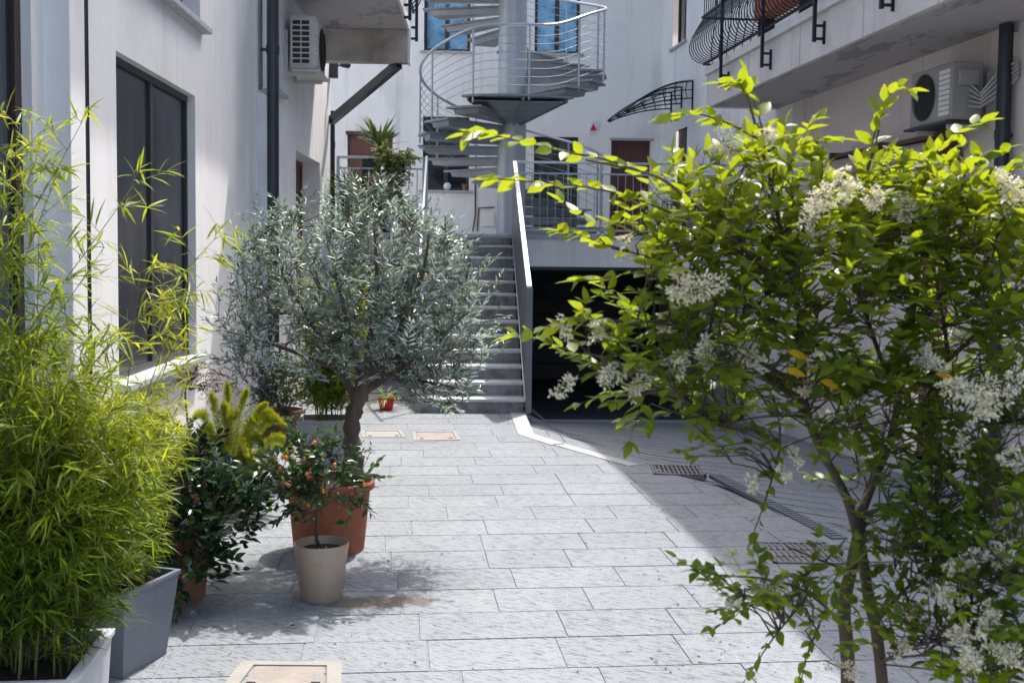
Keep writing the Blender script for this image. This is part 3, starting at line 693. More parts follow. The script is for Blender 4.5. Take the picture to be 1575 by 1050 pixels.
for k in range(1, 31):
    z = TZ+k*RS; th = ang(k) if k != 13 else 274.3
    if k == 13:
        pts = [pol(236, RP, z), pol(237, RO, z), pol(249, RO, z), pol(262, RO*1.0, z), pol(274, RO*1.0, z), pol(286, RO*1.0, z), pol(305, RO, z), pol(306, RP, z)]
        tt = MB().prism([p-Vector((0, 0, .035)) for p in pts], (0, 0, .035)).build('landing_plate', M['tread'], sp)
        for a2 in (240, 274, 302):
            c0, c1, c2, c3 = pol(a2, RP, z-.038), pol(a2, RO-.05, z-.038), pol(a2, RO-.05, z-.09), pol(a2, RP, z-.34)
            nn = Vector((-math.sin(R(a2)), math.cos(R(a2)), 0))*.012
            MB().prism([c0-nn, c1-nn, c2-nn, c3-nn], nn*2).build('gusset', M['tread'], tt)
        MB().prism([pol(243, RP+.02, z-.3), pol(242, RO-.08, z-.09), pol(300, RO-.08, z-.09), pol(300, RP+.02, z-.3)], (0, 0, .015)).build('under_plate', M['tread'], tt)
        continue
    a1, a2 = th-12, th+12
    tt = MB().prism([p-Vector((0, 0, .03)) for p in (pol(a1-8, RP, z), pol(a1, RO, z), pol(th, RO*1.0, z), pol(a2, RO, z), pol(a2+8, RP, z))], (0, 0, .03)).build('tread', M['tread'], sp)
    pts = [pol(a1-4, RP, z-.032), pol(a1+2.5, RO-.1, z-.032), pol(a2-2.5, RO-.1, z-.032), pol(a2+4, RP, z-.032)]
    lo = [pol(a1-2, RP, z-.14), pol(a1+3.5, RO-.12, z-.11), pol(a2-3.5, RO-.12, z-.11), pol(a2+2, RP, z-.14)]
    MB().add(lo+pts, [(0, 3, 2, 1), (4, 5, 6, 7), (0, 1, 5, 4), (1, 2, 6, 5), (2, 3, 7, 6), (3, 0, 4, 7)]).build('tread_box', M['tread'], tt)
KEYS = [(ang(k)-11.25, TZ+k*RS) for k in range(1, 13)]+[(247, TZ+13*RS), (292, TZ+13.1*RS)]+[(ang(k)-11.25, TZ+k*RS) for k in range(15, 31)]
def hel(h, r, step=4):
    ka, kz = zip(*KEYS); th = np.arange(ka[0], ka[-1], step); z = np.interp(th, ka, kz)
    z2 = np.convolve(np.pad(z, 2, mode='edge'), np.ones(5)/5, 'valid')
    return [pol(a, r, b+h) for a, b in zip(th, z2)]
MB().tube(hel(1.03, RO-.03), .024, 10).build('handrail', M['rail_bright'], sp, auto=True)
for i in range(7): MB().tube(hel(.12+i*.125, RO-.03), .0045, 5).build('cable', M['cable_steel'], sp)
for th in np.arange(-20, 625, 33):
    zz = np.interp(th, *zip(*KEYS)); MB().tube([pol(th, RO-.03, zz-.1), pol(th, RO-.03, zz+1.03)], .017, 8).build('post', M['steel'], sp, auto=True)

# ---- right building
rb = empty('right_building', FR.P(-8, .3, 0), 'shaded beige building along the right edge with a deep concrete balcony', 'building')
uEnd = FR.hit(1570, 300)[0]-9
ua, _ = FR.hit(1035, 40); ub, zbw = FR.hit(1055, 60)
ud0, zd0 = FR.hit(1057, 195); ud1, _ = FR.hit(1040, 195)
u_s, _ = FR.hit(1216, 300); uD1, _ = FR.hit(1398, 450); uD0, _ = FR.hit(1458, 450)
wz = FR.hit(1054, 62)[1]
uq0, zq0 = FR.hit(1195, 240); uq1, zq1 = FR.hit(1150, 175)
opsR = [(min(ua, ub), max(ua, ub), wz, wz+1.5), (ud0, ud1, TZ+.02, zd0), (uD0, uD1, -.2, 2.05), (uq0, uq1, zq0, 3.4)]
print('FR ops', opsR, 'seam', u_s)
wall(FR, u_s, .003, -1, EAVE, opsR, .25).build('wall', M['plaster_back'], rb)
wall(FR, uEnd, u_s, -1, EAVE, opsR, .25).build('wall', M['plaster_right'], rb)
window(FR, *opsR[0], rb, .12, 1, 0, M['frame_black'], M['glass_dark'], True, label='narrow upper window in the side wall')
MB().box(FR, ud0+.002, ud1-.002, -.25, -.05, TZ+.022, zd0-.002).build('door', M['frame_black'], rb)
MB().box(FR, uD0, uD1, -.22, -.14, -.2, 2.05).build('door', M['brown_door'], rb, label='red brown door half hidden by the flowering tree')
window(FR, *opsR[3], rb, .1, 1, 0, M['frame_black'], M['glass_dark'], False)
# balcony on the right
pf = DD(1086, 166, 15.8); pn = DD(1453, 0, 9.2); zS = (pf.z+pn.z)/2; print('balc z', pf.z, pn.z)
pf = DD(1086, 166, 15.8*(zS-CAMZ)/(pf.z-CAMZ)); pn = DD(1453, 0, 9.2*(zS-CAMZ)/(pn.z-CAMZ))
FO = Frame(pf, Vector((pf.x-pn.x, pf.y-pn.y, 0)), (-1, 0)); LN = 14.0
zT = DD(1086, 105, (pf-CO).dot(FWD)).z; print('balcony', zS, zT, pf, pn)
wd_ = (FR.P(0, 0, 0)-FO.p).dot(FO.w)
def depthw(u):   # distance from fascia plane back to the facade at u
    p = FO.P(u, 0, 0); d = (p-FR.p).dot(FR.w)/FO.w.dot(FR.w); return d
mb = MB()
A_, B_ = FO.P(-LN, -.05, zS+.003), FO.P(0, -.05, zS+.003)
A2, B2 = FO.P(-LN, -depthw(-LN)+.002, zS+.003), FO.P(0, -depthw(0)+.002, zS+.003)
mb.prism([A_, B_, B2, A2], (0, 0, .2)); mb.build('balcony_soffit', M['peel'], rb)
mb = MB(); mb.prism([v+Vector((0, 0, zT-zS-.1)) for v in (FO.P(-LN, .03, zS), FO.P(.03, .03, zS), FO.P(.03, -depthw(0)+.002, zS), FO.P(-LN, -depthw(-LN)+.002, zS))], (0, 0, .1)); mb.build('balcony_slab', M['white_edge'], rb, bevel=.006)
uj = [-LN]
k = 0
joints = [FO.hit(x, y)[0] for x, y in ((1150, 120), (1228, 90), (1325, 50), (1440, 10))]
cuts = [-.002]+[-abs(j) for j in joints]
cuts += [cuts[-1]-1.6*(i+1) for i in range(5)]
for i in range(len(cuts)-1):
    MB().box(FO, cuts[i+1]+.012, cuts[i]-.012, -.07, -.012, zS, zT-.103).build('fascia_panel', M['panel'], rb, bevel=.006)
MB().box(FO, -LN, -.02, -.12, -.0705, zS+.001, zT-.101).build('balcony_beam', M['concrete'], rb)
MB().box(FO, -.12, .02, -depthw(0)+.01, -.071, zS-.002, zT-.104).box(FO, -.01, .022, -.07, -.002, zS-.003, zT-.105).build('end_panel', M['white_edge'], rb, bevel=.006)
MB().box(FR, uEnd, .3, -4, .98, EAVE, EAVE+.18).build('roof', M['concrete'], rb)
# bulging wrought iron railing
br = empty('bulging_railing', FO.P(0, 0, zT), 'black wrought iron railing with bulging bars on the right balcony', 'railing')
zb0 = zT+.05; prof = [(0, 0), (.10, .02), (.17, .07), (.215, .15), (.22, .24), (.19, .34), (.13, .45), (.07, .55), (.03, .62), (.02, .70), (.02, .85), (.02, 1.02)]
nb = 92
for i in range(nb):
    u = -.02-i*.105
    MB().tube([FO.P(u, w_+.04, zb0+z) for w_, z in prof], .0075, 6, False).build('bar', M['iron'], br)
for i in range(8):
    MB().tube([FO.P(w_+.0, -.12-i*.11, zb0+z) for w_, z in prof], .0075, 6, False).build('bar', M['iron'], br)
for z, w_, nm in ((0, .04, 'bottom_rail'), (.64, .075, 'middle_rail'), (1.02, .06, 'top_rail')):
    MB().box(FO, -10, .03, w_-.016, w_+.014, zb0+z-.013, zb0+z+.014).build(nm, M['iron'], br)
    MB().box(FO, w_-.046, w_-.01, -1.1, w_-.02, zb0+z-.012, zb0+z+.012).build(nm, M['iron'], br)
for x, y in ((1110, 60), (1173, 60), (1253, 40), (1356, 15)):
    u = FO.hit(x, y, .1)[0]; mb = MB().box(FO, u-.018, u+.018, .085, .12, zT-.42, zb0+1.02)
    mb.box(FO, u-.014, u+.014, -.01, .084, zT-.40, zT-.375); mb.box(FO, u-.014, u+.014, -.01, .084, zT-.27, zT-.245); mb.box(FO, u-.014, u+.014, -.0115, .012, zT-.44, zT-.21)
    mb.build('post', M['iron'], br)
# planter on the balcony
u0 = FO.hit(1222, 5, 0)[0]; u1 = FO.hit(1150, 20, 0)[0]
t = empty('window_box', FO.P((u0+u1)/2, -.2, zT), 'red terracotta flower box standing behind the bars of the right balcony', 'flower box')
MB().box(FO, u0, u1, -.32, -.08, zT+.30, zT+.56).build('box', M['terracotta'], t, bevel=.02)
MB().box(FO, u0+.02, u1-.02, -.30, -.10, zT+.50, zT+.575).build('soil', M['soil'], t)
MB().box(FO, u0+.1, u0+.14, -.3, -.1, zT, zT+.299).build('leg', M['iron'], t); MB().box(FO, u1-.14, u1-.1, -.3, -.1, zT, zT+.299).build('leg', M['iron'], t)
# right downpipe
uP, _ = FR.hit(1557, 200)
pipe(FR, uP, .09, .062, -.3, 3.9, M['dark_metal'], 'thick black downpipe at the right edge beyond the air conditioner', (2.9, 1.0))
# rolled awning
ua0, za0 = FR.hit(1478, 228); ua1, za1 = FR.hit(1310, 258)
t = empty('awning', FR.P(ua0, .1, za0), 'rolled up beige awning with a brown bar on the right wall below the air conditioner', 'awning')
MB().tube([FR.P(ua0, .17, za0-.02), FR.P(ua1, .17, za0-.02)], .11, 18).build('roll', M['awning'], t, auto=True)
MB().box(FR, ua0-.05, ua1, .08, .22, za0+.1, za0+.15).build('cover_bar', M['brown_bar'], t, bevel=.01)
for u in (ua0-.03, (ua0+ua1)/2, ua1+.03): MB().box(FR, u-.02, u+.02, .001, .26, za0-.12, za0+.17).build('bracket', M['brown_bar'], t)
MB().tube([FR.P(ua0-.03, .24, za0-.05), FR.P(ua0+.5, .5, za0-.25), FR.P(ua0+1.2, .26, za0-.14)], .02, 8).build('arm', M['brown_bar'], t)

# ---- glass-and-iron door canopy on the side wall
ct = empty('door_canopy', FR.P((ud0+ud1)/2, 0, zd0+.3), 'curved black lattice door canopy on the side wall above the terrace', 'canopy')
uc0 = ud0-.35; uc1 = ud1+.35; zw = DD(1070, 126, 20.3).z; wT = abs((DD(957, 174, 20.3)-FR.P(0, 0, 0)).dot(FR.w)); zt_ = DD(957, 174, 20.3).z
print('canopy', uc0, uc1, wT, zw, zt_)
wT = min(wT, 1.35)
def arc(t): return (wT*t, zw+(zt_-zw)*(t**1.9))
for u in (uc0, (uc0+uc1)/2, uc1):
    mb = MB(); top = [arc(i/12) for i in range(13)]; bot = [(wT*i/12*.97, min(top[i][1]-.02, zw-.30+(zt_-zw+.30)*((i/12)**1.1)+.05*math.sin(math.pi*i/12))) for i in range(13)]
    mb.tube([FR.P(u, a+.01, z) for a, z in top], .016, 6); mb.tube([FR.P(u, a+.01, z) for a, z in bot], .013, 6)
    mid = [((a+c)/2, (b+d)/2) for (a, b), (c, d) in zip(top, bot)]; mb.tube([FR.P(u, a+.01, z) for a, z in mid], .009, 6)
    for i in range(1, 11, 2):
        (a, b), (c, d) = top[i], bot[i]; e, f = mid[i]
        mb.tube([FR.P(u, a+.01, b), FR.P(u, e+.045, f), FR.P(u, c+.01, d)], .009, 6)
    mb.tube([FR.P(u, .012, zw-.55), FR.P(u, .012, zw)], .018, 6)
    mb.build('bracket', M['iron'], ct)
mb = MB(); top = [arc(i/12) for i in range(13)]
for i in range(12):
    (a, b), (c, d) = top[i], top[i+1]; mb.quad(FR.P(uc0-.05, a, b+.02), FR.P(uc1+.05, a, b+.02), FR.P(uc1+.05, c, d+.02), FR.P(uc0-.05, c, d+.02))
o = mb.build('roof_sheet', M['polycarb'], ct, smooth=True); s_ = o.modifiers.new('s', 'SOLIDIFY'); s_.thickness = .006

# umbrella leaning on the terrace, pot on the rail
pu_ = YY(1018, 340, Y2+.25); t = empty('umbrella', (pu_.x, pu_.y, TZ), 'closed black umbrella hanging on the terrace railing beside the brown door', 'umbrella')
mb = MB(); zz = DD(1018, 345, Y2+.25).z; mb.lathe((pu_.x, pu_.y, zz-.35), [(.01, 0), (.03, .05), (.06, .3), (.075, .42), (.11, .5), (.02, .53)], 10); mb.build('canopy', M['umbrella'], t)
cx = pu_.x; z0 = zz+.15
mb = MB().tube([(cx, pu_.y, z0-.02), (cx, pu_.y, z0+.16)]+[(cx+.04-.04*math.cos(q), pu_.y, z0+.16+.04*math.sin(q)) for q in np.linspace(0, math.pi, 8)]+[(cx+.08, pu_.y, z0+.08)], .009, 6); mb.build('handle', M['umbrella'], t)

# ------------------------------------------------------------------ foliage machinery
T_OVATE = ([0, .18, .45, .75, 1], [.06, .72, 1, .62, .03])
T_LANCE = ([0, .25, .6, 1], [.08, .9, .75, .02])
T_OLIVE = ([0, .5, 1], [.15, 1, .08])
def leaves(name, P, D, Nn, L, Wd, tmpl, m, parent, rnd, curl=.15, fold=.18, label=None, smooth=True):
    """P base (n,3), D direction, Nn normal hint, L length, Wd width"""
    P, D, Nn = np.asarray(P, float), np.asarray(D, float), np.asarray(Nn, float); n = len(P)
    D = D/np.linalg.norm(D, axis=1, keepdims=True); S = np.cross(D, Nn); S /= np.linalg.norm(S, axis=1, keepdims=True)+1e-9; U = np.cross(S, D)
    L = np.broadcast_to(L, n)[:, None]; Wd = np.broadcast_to(Wd, n)[:, None]; cu = (curl*(.5+rng.random(n)))[:, None]
    ts, ws = tmpl; k = len(ts); V = np.zeros((n, k, 3, 3))
    for i, (t, w_) in enumerate(zip(ts, ws)):
        mid = P + D*L*t - U*L*cu*t*t
        V[:, i, 1] = mid; V[:, i, 0] = mid - S*Wd*.5*w_ + U*Wd*fold*w_; V[:, i, 2] = mid + S*Wd*.5*w_ + U*Wd*fold*w_
    idx = []
    for i in range(k-1):
        for j in range(2): a = i*3+j; idx.append((a, a+1, a+4, a+3))
    idx = np.array(idx); F = (np.arange(n)[:, None, None]*(3*k) + idx[None]).reshape(-1, 4)
    return meshnp(name, V.reshape(-1, 3), F, m, parent, np.repeat(np.asarray(rnd), len(idx)), label, smooth)
def unit(v): v = np.asarray(v, float); return v/(np.linalg.norm(v)+1e-9)
def catmull(P, n=6):
    P = [np.array(p, float) for p in P]; P = [2*P[0]-P[1]]+P+[2*P[-1]-P[-2]]; out = []
    for i in range(1, len(P)-2):
        for j in range(n):
            t = j/n; a, b, c, d = P[i-1:i+3]
            out.append(.5*((2*b)+(-a+c)*t+(2*a-5*b+4*c-d)*t*t+(-a+3*b-3*c+d)*t**3))
    out.append(P[-2]); return out
def stem(mb, pts, r0, r1, n=6):
    k = len(pts); mb.tube([Vector(tuple(p)) for p in pts], [r0+(r1-r0)*i/(k-1) for i in range(k)], n)
SUNN = np.array(tuple(SUN)); UPV = np.array((0, 0, 1.))
def W3(x, y, D): return np.array(tuple(DD(x, y, D)))
class Plant:
    def __init__(s, name, loc, label, cat, group=None):
        s.t = empty(name, loc, label, cat, group); s.mb = MB(); s.P = []; s.D = []; s.N = []; s.L = []; s.W = []; s.R = []; s.nodes = []
    def leaf(s, p, d, n, L, W_, r): s.P.append(p); s.D.append(d); s.N.append(n); s.L.append(L); s.W.append(W_); s.R.append(r)
    def branch(s, pts, r0, r1, n=7, record=True):
        c = catmull(pts); stem(s.mb, c, r0, r1, n)
        if record: s.nodes += [np.array(q) for q in c]
        return c
    def twig(s, base, d, length, nl, L, W_, r, up=.25, opp=True, rad=.0022, droop=0.0, spread=1.0, term=True, flat=.7):
        """a leafy twig"""
        d = unit(d); pts = [base]; step = length/nl
        for i in range(nl):
            d = unit(d + rng.normal(0, .12, 3) + UPV*up*.12 - UPV*droop*.12); pts.append(pts[-1]+d*step)
        stem(s.mb, pts, rad, rad*.4, 4)
        for i in range(1, nl+1):
            p = pts[i]; dd = unit(pts[i]-pts[i-1]); side = unit(np.cross(dd, UPV+rng.normal(0, .25, 3))); q = .55+.45*math.sin(math.pi*min(1, (i+.6)/(nl+1)))
            for sg in ((1, -1) if opp else ((1,) if i % 2 else (-1,))):
                ld = unit(dd*.55*(1/spread) + side*sg*.85 + rng.normal(0, .22, 3)); nn = unit(UPV*flat + rng.normal(0, .35, 3) + SUNN*.1)
                s.leaf(p, ld, nn, L*q*rng.uniform(.8, 1.15), W_*q*rng.uniform(.85, 1.15), np.clip(r+rng.normal(0, .15)+.1*i/nl, 0, .86))
        if term:
            s.leaf(pts[-1], unit(pts[-1]-pts[-2]), unit(UPV+rng.normal(0, .3, 3)), L*.8, W_*.8, np.clip(r+.15+rng.normal(0, .1), 0, .86))
        return pts
    def nearest(s, p):
        A = np.array(s.nodes); d = ((A-p)**2).sum(1) + 1.5*np.maximum(0, A[:, 2]-p[2]+.03); return A[np.argmin(d)]
    def finish(s, lm, bm, tmpl, curl=.15, fold=.18, trunk='stem', crown='foliage', label=None):
        o = s.mb.build(trunk, bm, s.t, smooth=True)
        leaves(crown, s.P, s.D, s.N, np.array(s.L), np.array(s.W), tmpl, lm, s.t, s.R, curl, fold)
        return s.t
def flowers(name, centres, m, parent, npet=150):
    """fluffy panicles: (centre, radius, axis)"""
    P, D, Nn, L, Wd, Rn = [], [], [], [], [], []
    for c, r, ax in centres:
        c = np.array(c); ax = unit(ax); k = int(npet*3.6*(r/.045)**1.7); sub = [unit(rng.normal(0, 1, 3))*r*rng.uniform(.2, 1) for _ in range(11)]
        for i in range(k):
            q = sub[int(rng.integers(0, 11))]+unit(rng.normal(0, 1, 3))*r*.33*(rng.random()**.4); al = ax*(ax@q)*.9
            p = c+q*.75+al; d = unit(q+rng.normal(0, .7, 3)*r)
            P.append(p); D.append(unit(d+rng.normal(0, .5, 3))); Nn.append(unit(rng.normal(0, 1, 3))); L.append(rng.uniform(.006, .0105)); Wd.append(rng.uniform(.0032, .0055)); Rn.append(rng.random())
    return leaves(name, P, D, Nn, np.array(L), np.array(Wd), T_OLIVE, m, parent, Rn, .3, .1)

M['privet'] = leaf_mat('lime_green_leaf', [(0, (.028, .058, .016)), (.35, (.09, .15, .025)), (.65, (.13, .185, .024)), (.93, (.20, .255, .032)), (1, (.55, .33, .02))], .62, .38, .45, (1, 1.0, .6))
M['olive'] = leaf_mat('olive_leaf', [(0, (.03, .05, .04)), (.3, (.12, .165, .15)), (.65, (.30, .37, .36)), (1, (.62, .68, .70))], .18, .38, .5, (.75, .9, 1.1))
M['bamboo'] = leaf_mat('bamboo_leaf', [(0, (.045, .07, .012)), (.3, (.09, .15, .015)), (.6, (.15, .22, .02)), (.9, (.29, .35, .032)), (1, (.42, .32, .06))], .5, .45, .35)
M['camellia'] = leaf_mat('camellia_leaf', [(0, (.01, .03, .014)), (.6, (.022, .058, .022)), (1, (.07, .13, .03))], .12, .16, .8)
M['citrus'] = leaf_mat('citrus_leaf', [(0, (.016, .045, .02)), (.6, (.045, .10, .03)), (1, (.12, .21, .04))], .2, .28, .6)
M['fern'] = leaf_mat('lime_fern', [(0, (.08, .12, .012)), (.6, (.17, .22, .02)), (1, (.30, .33, .035))], .45, .5, .3)
M['maple'] = leaf_mat('maple_leaf', [(0, (.10, .05, .04)), (.6, (.16, .09, .06)), (1, (.2, .14, .08))], .3, .6, .3)
M['shrub'] = leaf_mat('shrub_leaf', [(0, (.012, .028, .012)), (.6, (.03, .06, .02)), (1, (.12, .18, .12))], .25, .45, .4)
M['yucca'] = leaf_mat('yucca_leaf', [(0, (.03, .06, .018)), (.6, (.07, .12, .03)), (1, (.16, .22, .05))], .2, .4, .4)
M['ivy'] = leaf_mat('variegated_leaf', [(0, (.04, .08, .02)), (.5, (.09, .15, .04)), (.8, (.3, .36, .14)), (1, (.55, .58, .35))], .3, .45, .4)
M['spider'] = leaf_mat('spider_leaf', [(0, (.15, .25, .06)), (1, (.5, .6, .35))], .4, .45, .4)
M['orange'] = mat('orange_fruit', (.75, .2, .02), .4, var=.15, scale=30)

# ------------------------------------------------------------------ pots
def round_pot(name, c, rb_, rt, h, m, label, rim=.02, rimh=.05, soil_z=None, cat='pot'):
    c = Vector(tuple(c)); t = empty(name, c, label, cat); sz = soil_z or h-.05
    def r_at(z): return rb_+(rt-rb_)*z/h
    prof = [(rb_*.9, 0), (rb_, .0), (rb_+.004, .01)]
    if rim: prof += [(r_at(h-rimh), h-rimh), (r_at(h-rimh)+rim*.5, h-rimh), (rt+rim, h-rimh+.012), (rt+rim, h-.01), (rt+rim-.008, h), (rt, h)]
    else: prof += [(r_at(h*.5), h*.5), (rt, h-.004), (rt-.002, h), (rt-.008, h)]
    ri = prof[-1][0]-.004; prof += [(ri-.004, h-.02), (ri-.02, sz-.02)]
    MB().lathe(c, prof, 48).build('body', m, t, auto=True)
    mb = MB(); mb.add([c+Vector((0, 0, sz+.006))]+[c+Vector(((ri-.012)*math.cos(2*math.pi*i/32), (ri-.012)*math.sin(2*math.pi*i/32), sz)) for i in range(32)], [(0, i+1, (i+1) % 32+1) for i in range(32)])
    mb.build('soil', M['soil'], t)
    return t
# big terracotta pot with olive
po = G(500, 858); po = Vector((po.x, po.y+.22, 0)); OD = (po-CO).dot(FWD)
oR = 70*OD/FPX; print('olive pot', po, OD, oR)
round_pot('terracotta_pot', po, .215, .262, .44, M['terracotta'], 'large terracotta pot holding the olive tree', .022, .06, .38)
# beige pot
pb_ = G(491, 928); pb_ = Vector((pb_.x, pb_.y+.10, 0)); print('beige', pb_)
bp = round_pot('beige_pot', pb_, .105, .148, .305, M['beige_pot'], 'beige round plastic pot in front of the large terracotta pot', 0, 0, .265)
mb = MB(); d0 = Vector((-pb_.x*.9-.25, -pb_.y, 0)).normalized(); mb.tube([pb_+Vector((math.sin(q)*.1375, -math.cos(q)*.1375, .222)) for q in np.linspace(-.35, .15, 6)], .005, 6); mb.build('moulded_handle', M['beige_pot'], bp)
for i in range(12):
    q = random.uniform(0, 6.28); r_ = random.uniform(.02, .12); MB().sphere(pb_+Vector((r_*math.cos(q), r_*math.sin(q), .274)), random.uniform(.004, .009), 7, 5).build('pebble', M['strip'], bp)
def square_planter(name, c, rot, sb, st_, h, m, label, lx=1.0, soil='mulch'):
    c = Vector(tuple(c)); t = empty(name, c, label, 'planter'); u = Vector((math.cos(rot), math.sin(rot), 0)); v = Vector((-u.y, u.x, 0))
    def ring(s, z, k=1): return [c+u*a*s*lx/2+v*b*s/2+Vector((0, 0, z)) for a, b in ((-1, -1), (1, -1), (1, 1), (-1, 1))]
    rs = [ring(sb, 0), ring(st_, h-.02), ring(st_+.012, h-.02), ring(st_+.012, h), ring(st_-.03, h), ring(st_-.035, h-.07)]
    V_ = [p for r_ in rs for p in r_]; F_ = [(3, 2, 1, 0)]
    for i in range(len(rs)-1):
        for j in range(4): F_.append((i*4+j, i*4+(j+1) % 4, i*4+4+(j+1) % 4, i*4+4+j))
    MB().add(V_, F_).build('body', m, t, bevel=.006)
    MB().add(ring(st_-.04, h-.045), [(0, 1, 2, 3)]).build('soil', M['soil'], t)
    return t, u, v
# grey planter at the front left
ga, gb = G(189, 1044), G(242, 1013); g_h = .39
dv = Vector((gb.x-ga.x, gb.y-ga.y, 0)); ln = dv.length; print('grey planter side', ln, ga, gb)
sB = .33; rotg = math.atan2(dv.y, dv.x)-math.pi/2
ug = Vector((math.cos(rotg), math.sin(rotg), 0)); vg = Vector((-ug.y, ug.x, 0)); gc = Vector((ga.x, ga.y, 0))-ug*sB/2+vg*sB/2
tg, _, _ = square_planter('grey_planter', gc, rotg, sB, .415, g_h, M['planter_grey'], 'tapered blue grey square planter filled with bark mulch')
mb = MB()
for i in range(420):
    a_, b_ = random.uniform(-.17, .17), random.uniform(-.17, .17); p = gc+ug*a_+vg*b_+Vector((0, 0, g_h-.04+random.uniform(0, .012)))
    e1 = Vector((random.uniform(-1, 1), random.uniform(-1, 1), random.uniform(-.3, .3))).normalized()*random.uniform(.006, .014); e2 = e1.cross(Vector((random.uniform(-.4, .4), random.uniform(-.4, .4), 1))).normalized()*random.uniform(.003, .007)
    mb.add([p-e1-e2, p+e1-e2, p+e1+e2*.6, p-e1*.8+e2], [(0, 1, 2, 3)])
mb.build('bark_chips', mat('bark_chips', (.22, .11, .07), .9, var=.4, scale=80), tg)
# white long planter
wc1 = DD(171, 966, 4.2); wc0 = DD(113, 1045, 3.68); zw_ = .47
wc1 = G(172, 966, zw_); wc0 = G(113, 1046, zw_); dv = Vector((wc1.x-wc0.x, wc1.y-wc0.y, 0)); print('white planter', wc0, wc1, dv.length)
vdir = dv.normalized(); udir = Vector((vdir.y, -vdir.x, 0)); sW = dv.length
ctr = Vector(((wc0.x+wc1.x)/2, (wc0.y+wc1.y)/2, 0))-udir*.5
square_planter('white_planter', ctr, math.atan2(udir.y, udir.x), sW-.03, sW, zw_, M['planter_white'], 'white rectangular planter at the bottom left corner holding tall bamboo', 1.0/sW)
# mid grey square planter behind the olive
mg = G(494, 735); mg = Vector((mg.x, mg.y+.22, 0)); 
square_planter('grey_planter', mg, R(2), .34, .41, .47, M['planter_mid'], 'mid grey square planter standing behind the olive trunk')
dkp = G(430, 668); dkp = Vector((dkp.x, dkp.y, 0))
round_pot('terracotta_pot', dkp, .17, .22, .26, M['terracotta_dull'], 'low terracotta pot with the dark shrub near the far left wall')
cmp_ = G(262, 935); cmp_ = Vector((cmp_.x-.02, cmp_.y+.2, 0))
round_pot('terracotta_pot', cmp_, .15, .19, .35, M['terracotta_dull'], 'brown clay pot just behind the tapered blue grey planter')
cb = G(322, 800); cb = Vector((cb.x-.22, cb.y+.15, 0))
round_pot('terracotta_pot', cb, .13, .2, .42, M['terracotta_dull'], 'faded clay pot hidden among the glossy dark leaves')
fp = G(350, 770); fp = Vector((fp.x-.1, fp.y+.2, 0))
round_pot('terracotta_pot', fp, .15, .2, .34, M['terracotta_dull'], 'clay pot under the lime green foxtail fern')
rp = YY(594, 629, Y1+.05); rp.z = 0; kz = G(594, 629).z
rp = G(594, 629); rp.z = 0
round_pot('red_pot', rp, .075, .10, .14, M['red'], 'small bright red pot with a spider plant at the foot of the steps', .006, .025)
rr_ = YY(1100, 250, Y2+.06); rr_.z = zr
round_pot('hanging_pot', (rr_.x, rr_.y, zr), .07, .095, .16, M['planter_mid'], 'small grey pot standing on the terrace railing near the right balcony')

# ------------------------------------------------------------------ plants
# flowering tree in the right foreground
tb = W3(1335, 1050, 2.55); base = np.array((tb[0], tb[1], 0.))
pl = Plant('flowering_tree', (base[0], base[1], 0), 'slender tree with lime green leaves and white fluffy flowers in the right foreground', 'tree')
S = lambda L_, r0, r1: pl.branch([W3(*q) for q in L_], r0, r1)
pl.branch([(base[0]-.02, base[1], 0), W3(1300, 1500, 2.55), W3(1304, 1050, 2.55), W3(1298, 940, 2.55), W3(1310, 870, 2.55), W3(1325, 800, 2.55)], .019, .013, 9)
pl.branch([(base[0]+.03, base[1]+.02, 0), W3(1390, 1500, 2.5), W3(1356, 1040, 2.5), W3(1336, 920, 2.5), W3(1322, 830, 2.52), W3(1312, 790, 2.55)], .015, .011, 9)
S([(1318, 820, 2.55), (1300, 760, 2.55), (1262, 690, 2.52), (1240, 630, 2.5), (1234, 560, 2.48), (1230, 480, 2.45)], .011, .008)
S([(1230, 490, 2.45), (1208, 390, 2.42), (1190, 300, 2.4), (1168, 215, 2.38), (1150, 150, 2.36)], .007, .002)
S([(1320, 800, 2.55), (1345, 735, 2.6), (1368, 680, 2.62), (1385, 600, 2.65), (1400, 520, 2.7), (1410, 430, 2.7)], .012, .006)
S([(1362, 690, 2.6), (1320, 650, 2.65), (1290, 610, 2.7), (1270, 540, 2.75)], .009, .004)
S([(1385, 610, 2.65), (1450, 560, 2.6), (1520, 500, 2.5), (1575, 480, 2.5)], .008, .003)
S([(1460, 555, 2.6), (1452, 500, 2.6), (1440, 430, 2.6)], .006, .003)
S([(1445, 455, 2.6), (1500, 425, 2.5), (1580, 375, 2.4)], .005, .002)
S([(1238, 620, 2.5), (1170, 580, 2.4), (1090, 560, 2.35), (1010, 565, 2.3), (950, 575, 2.3)], .007, .002)
S([(1232, 520, 2.47), (1150, 470, 2.5), (1060, 400, 2.5), (1000, 330, 2.5), (940, 290, 2.5)], .007, .002)
S([(1228, 470, 2.45), (1140, 380, 2.35), (1050, 300, 2.3), (1000, 268, 2.28), (900, 246, 2.25)], .006, .0018)
S([(1240, 600, 2.5), (1140, 540, 2.45), (1040, 500, 2.4), (950, 492, 2.35)], .006, .002)
S([(1380, 620, 2.65), (1330, 480, 2.6), (1300, 380, 2.55), (1330, 280, 2.5), (1352, 200, 2.5)], .006, .002)
S([(1400, 520, 2.7), (1420, 380, 2.65), (1440, 290, 2.6), (1490, 220, 2.55)], .005, .002)
S([(1375, 650, 2.62), (1450, 640, 2.5), (1530, 650, 2.4), (1600, 640, 2.3)], .007, .003)
S([(1330, 790, 2.55), (1400, 770, 2.45), (1480, 760, 2.4), (1560, 740, 2.3)], .006, .002)
S([(1310, 880, 2.55), (1260, 860, 2.45), (1210, 840, 2.4)], .004, .0015)
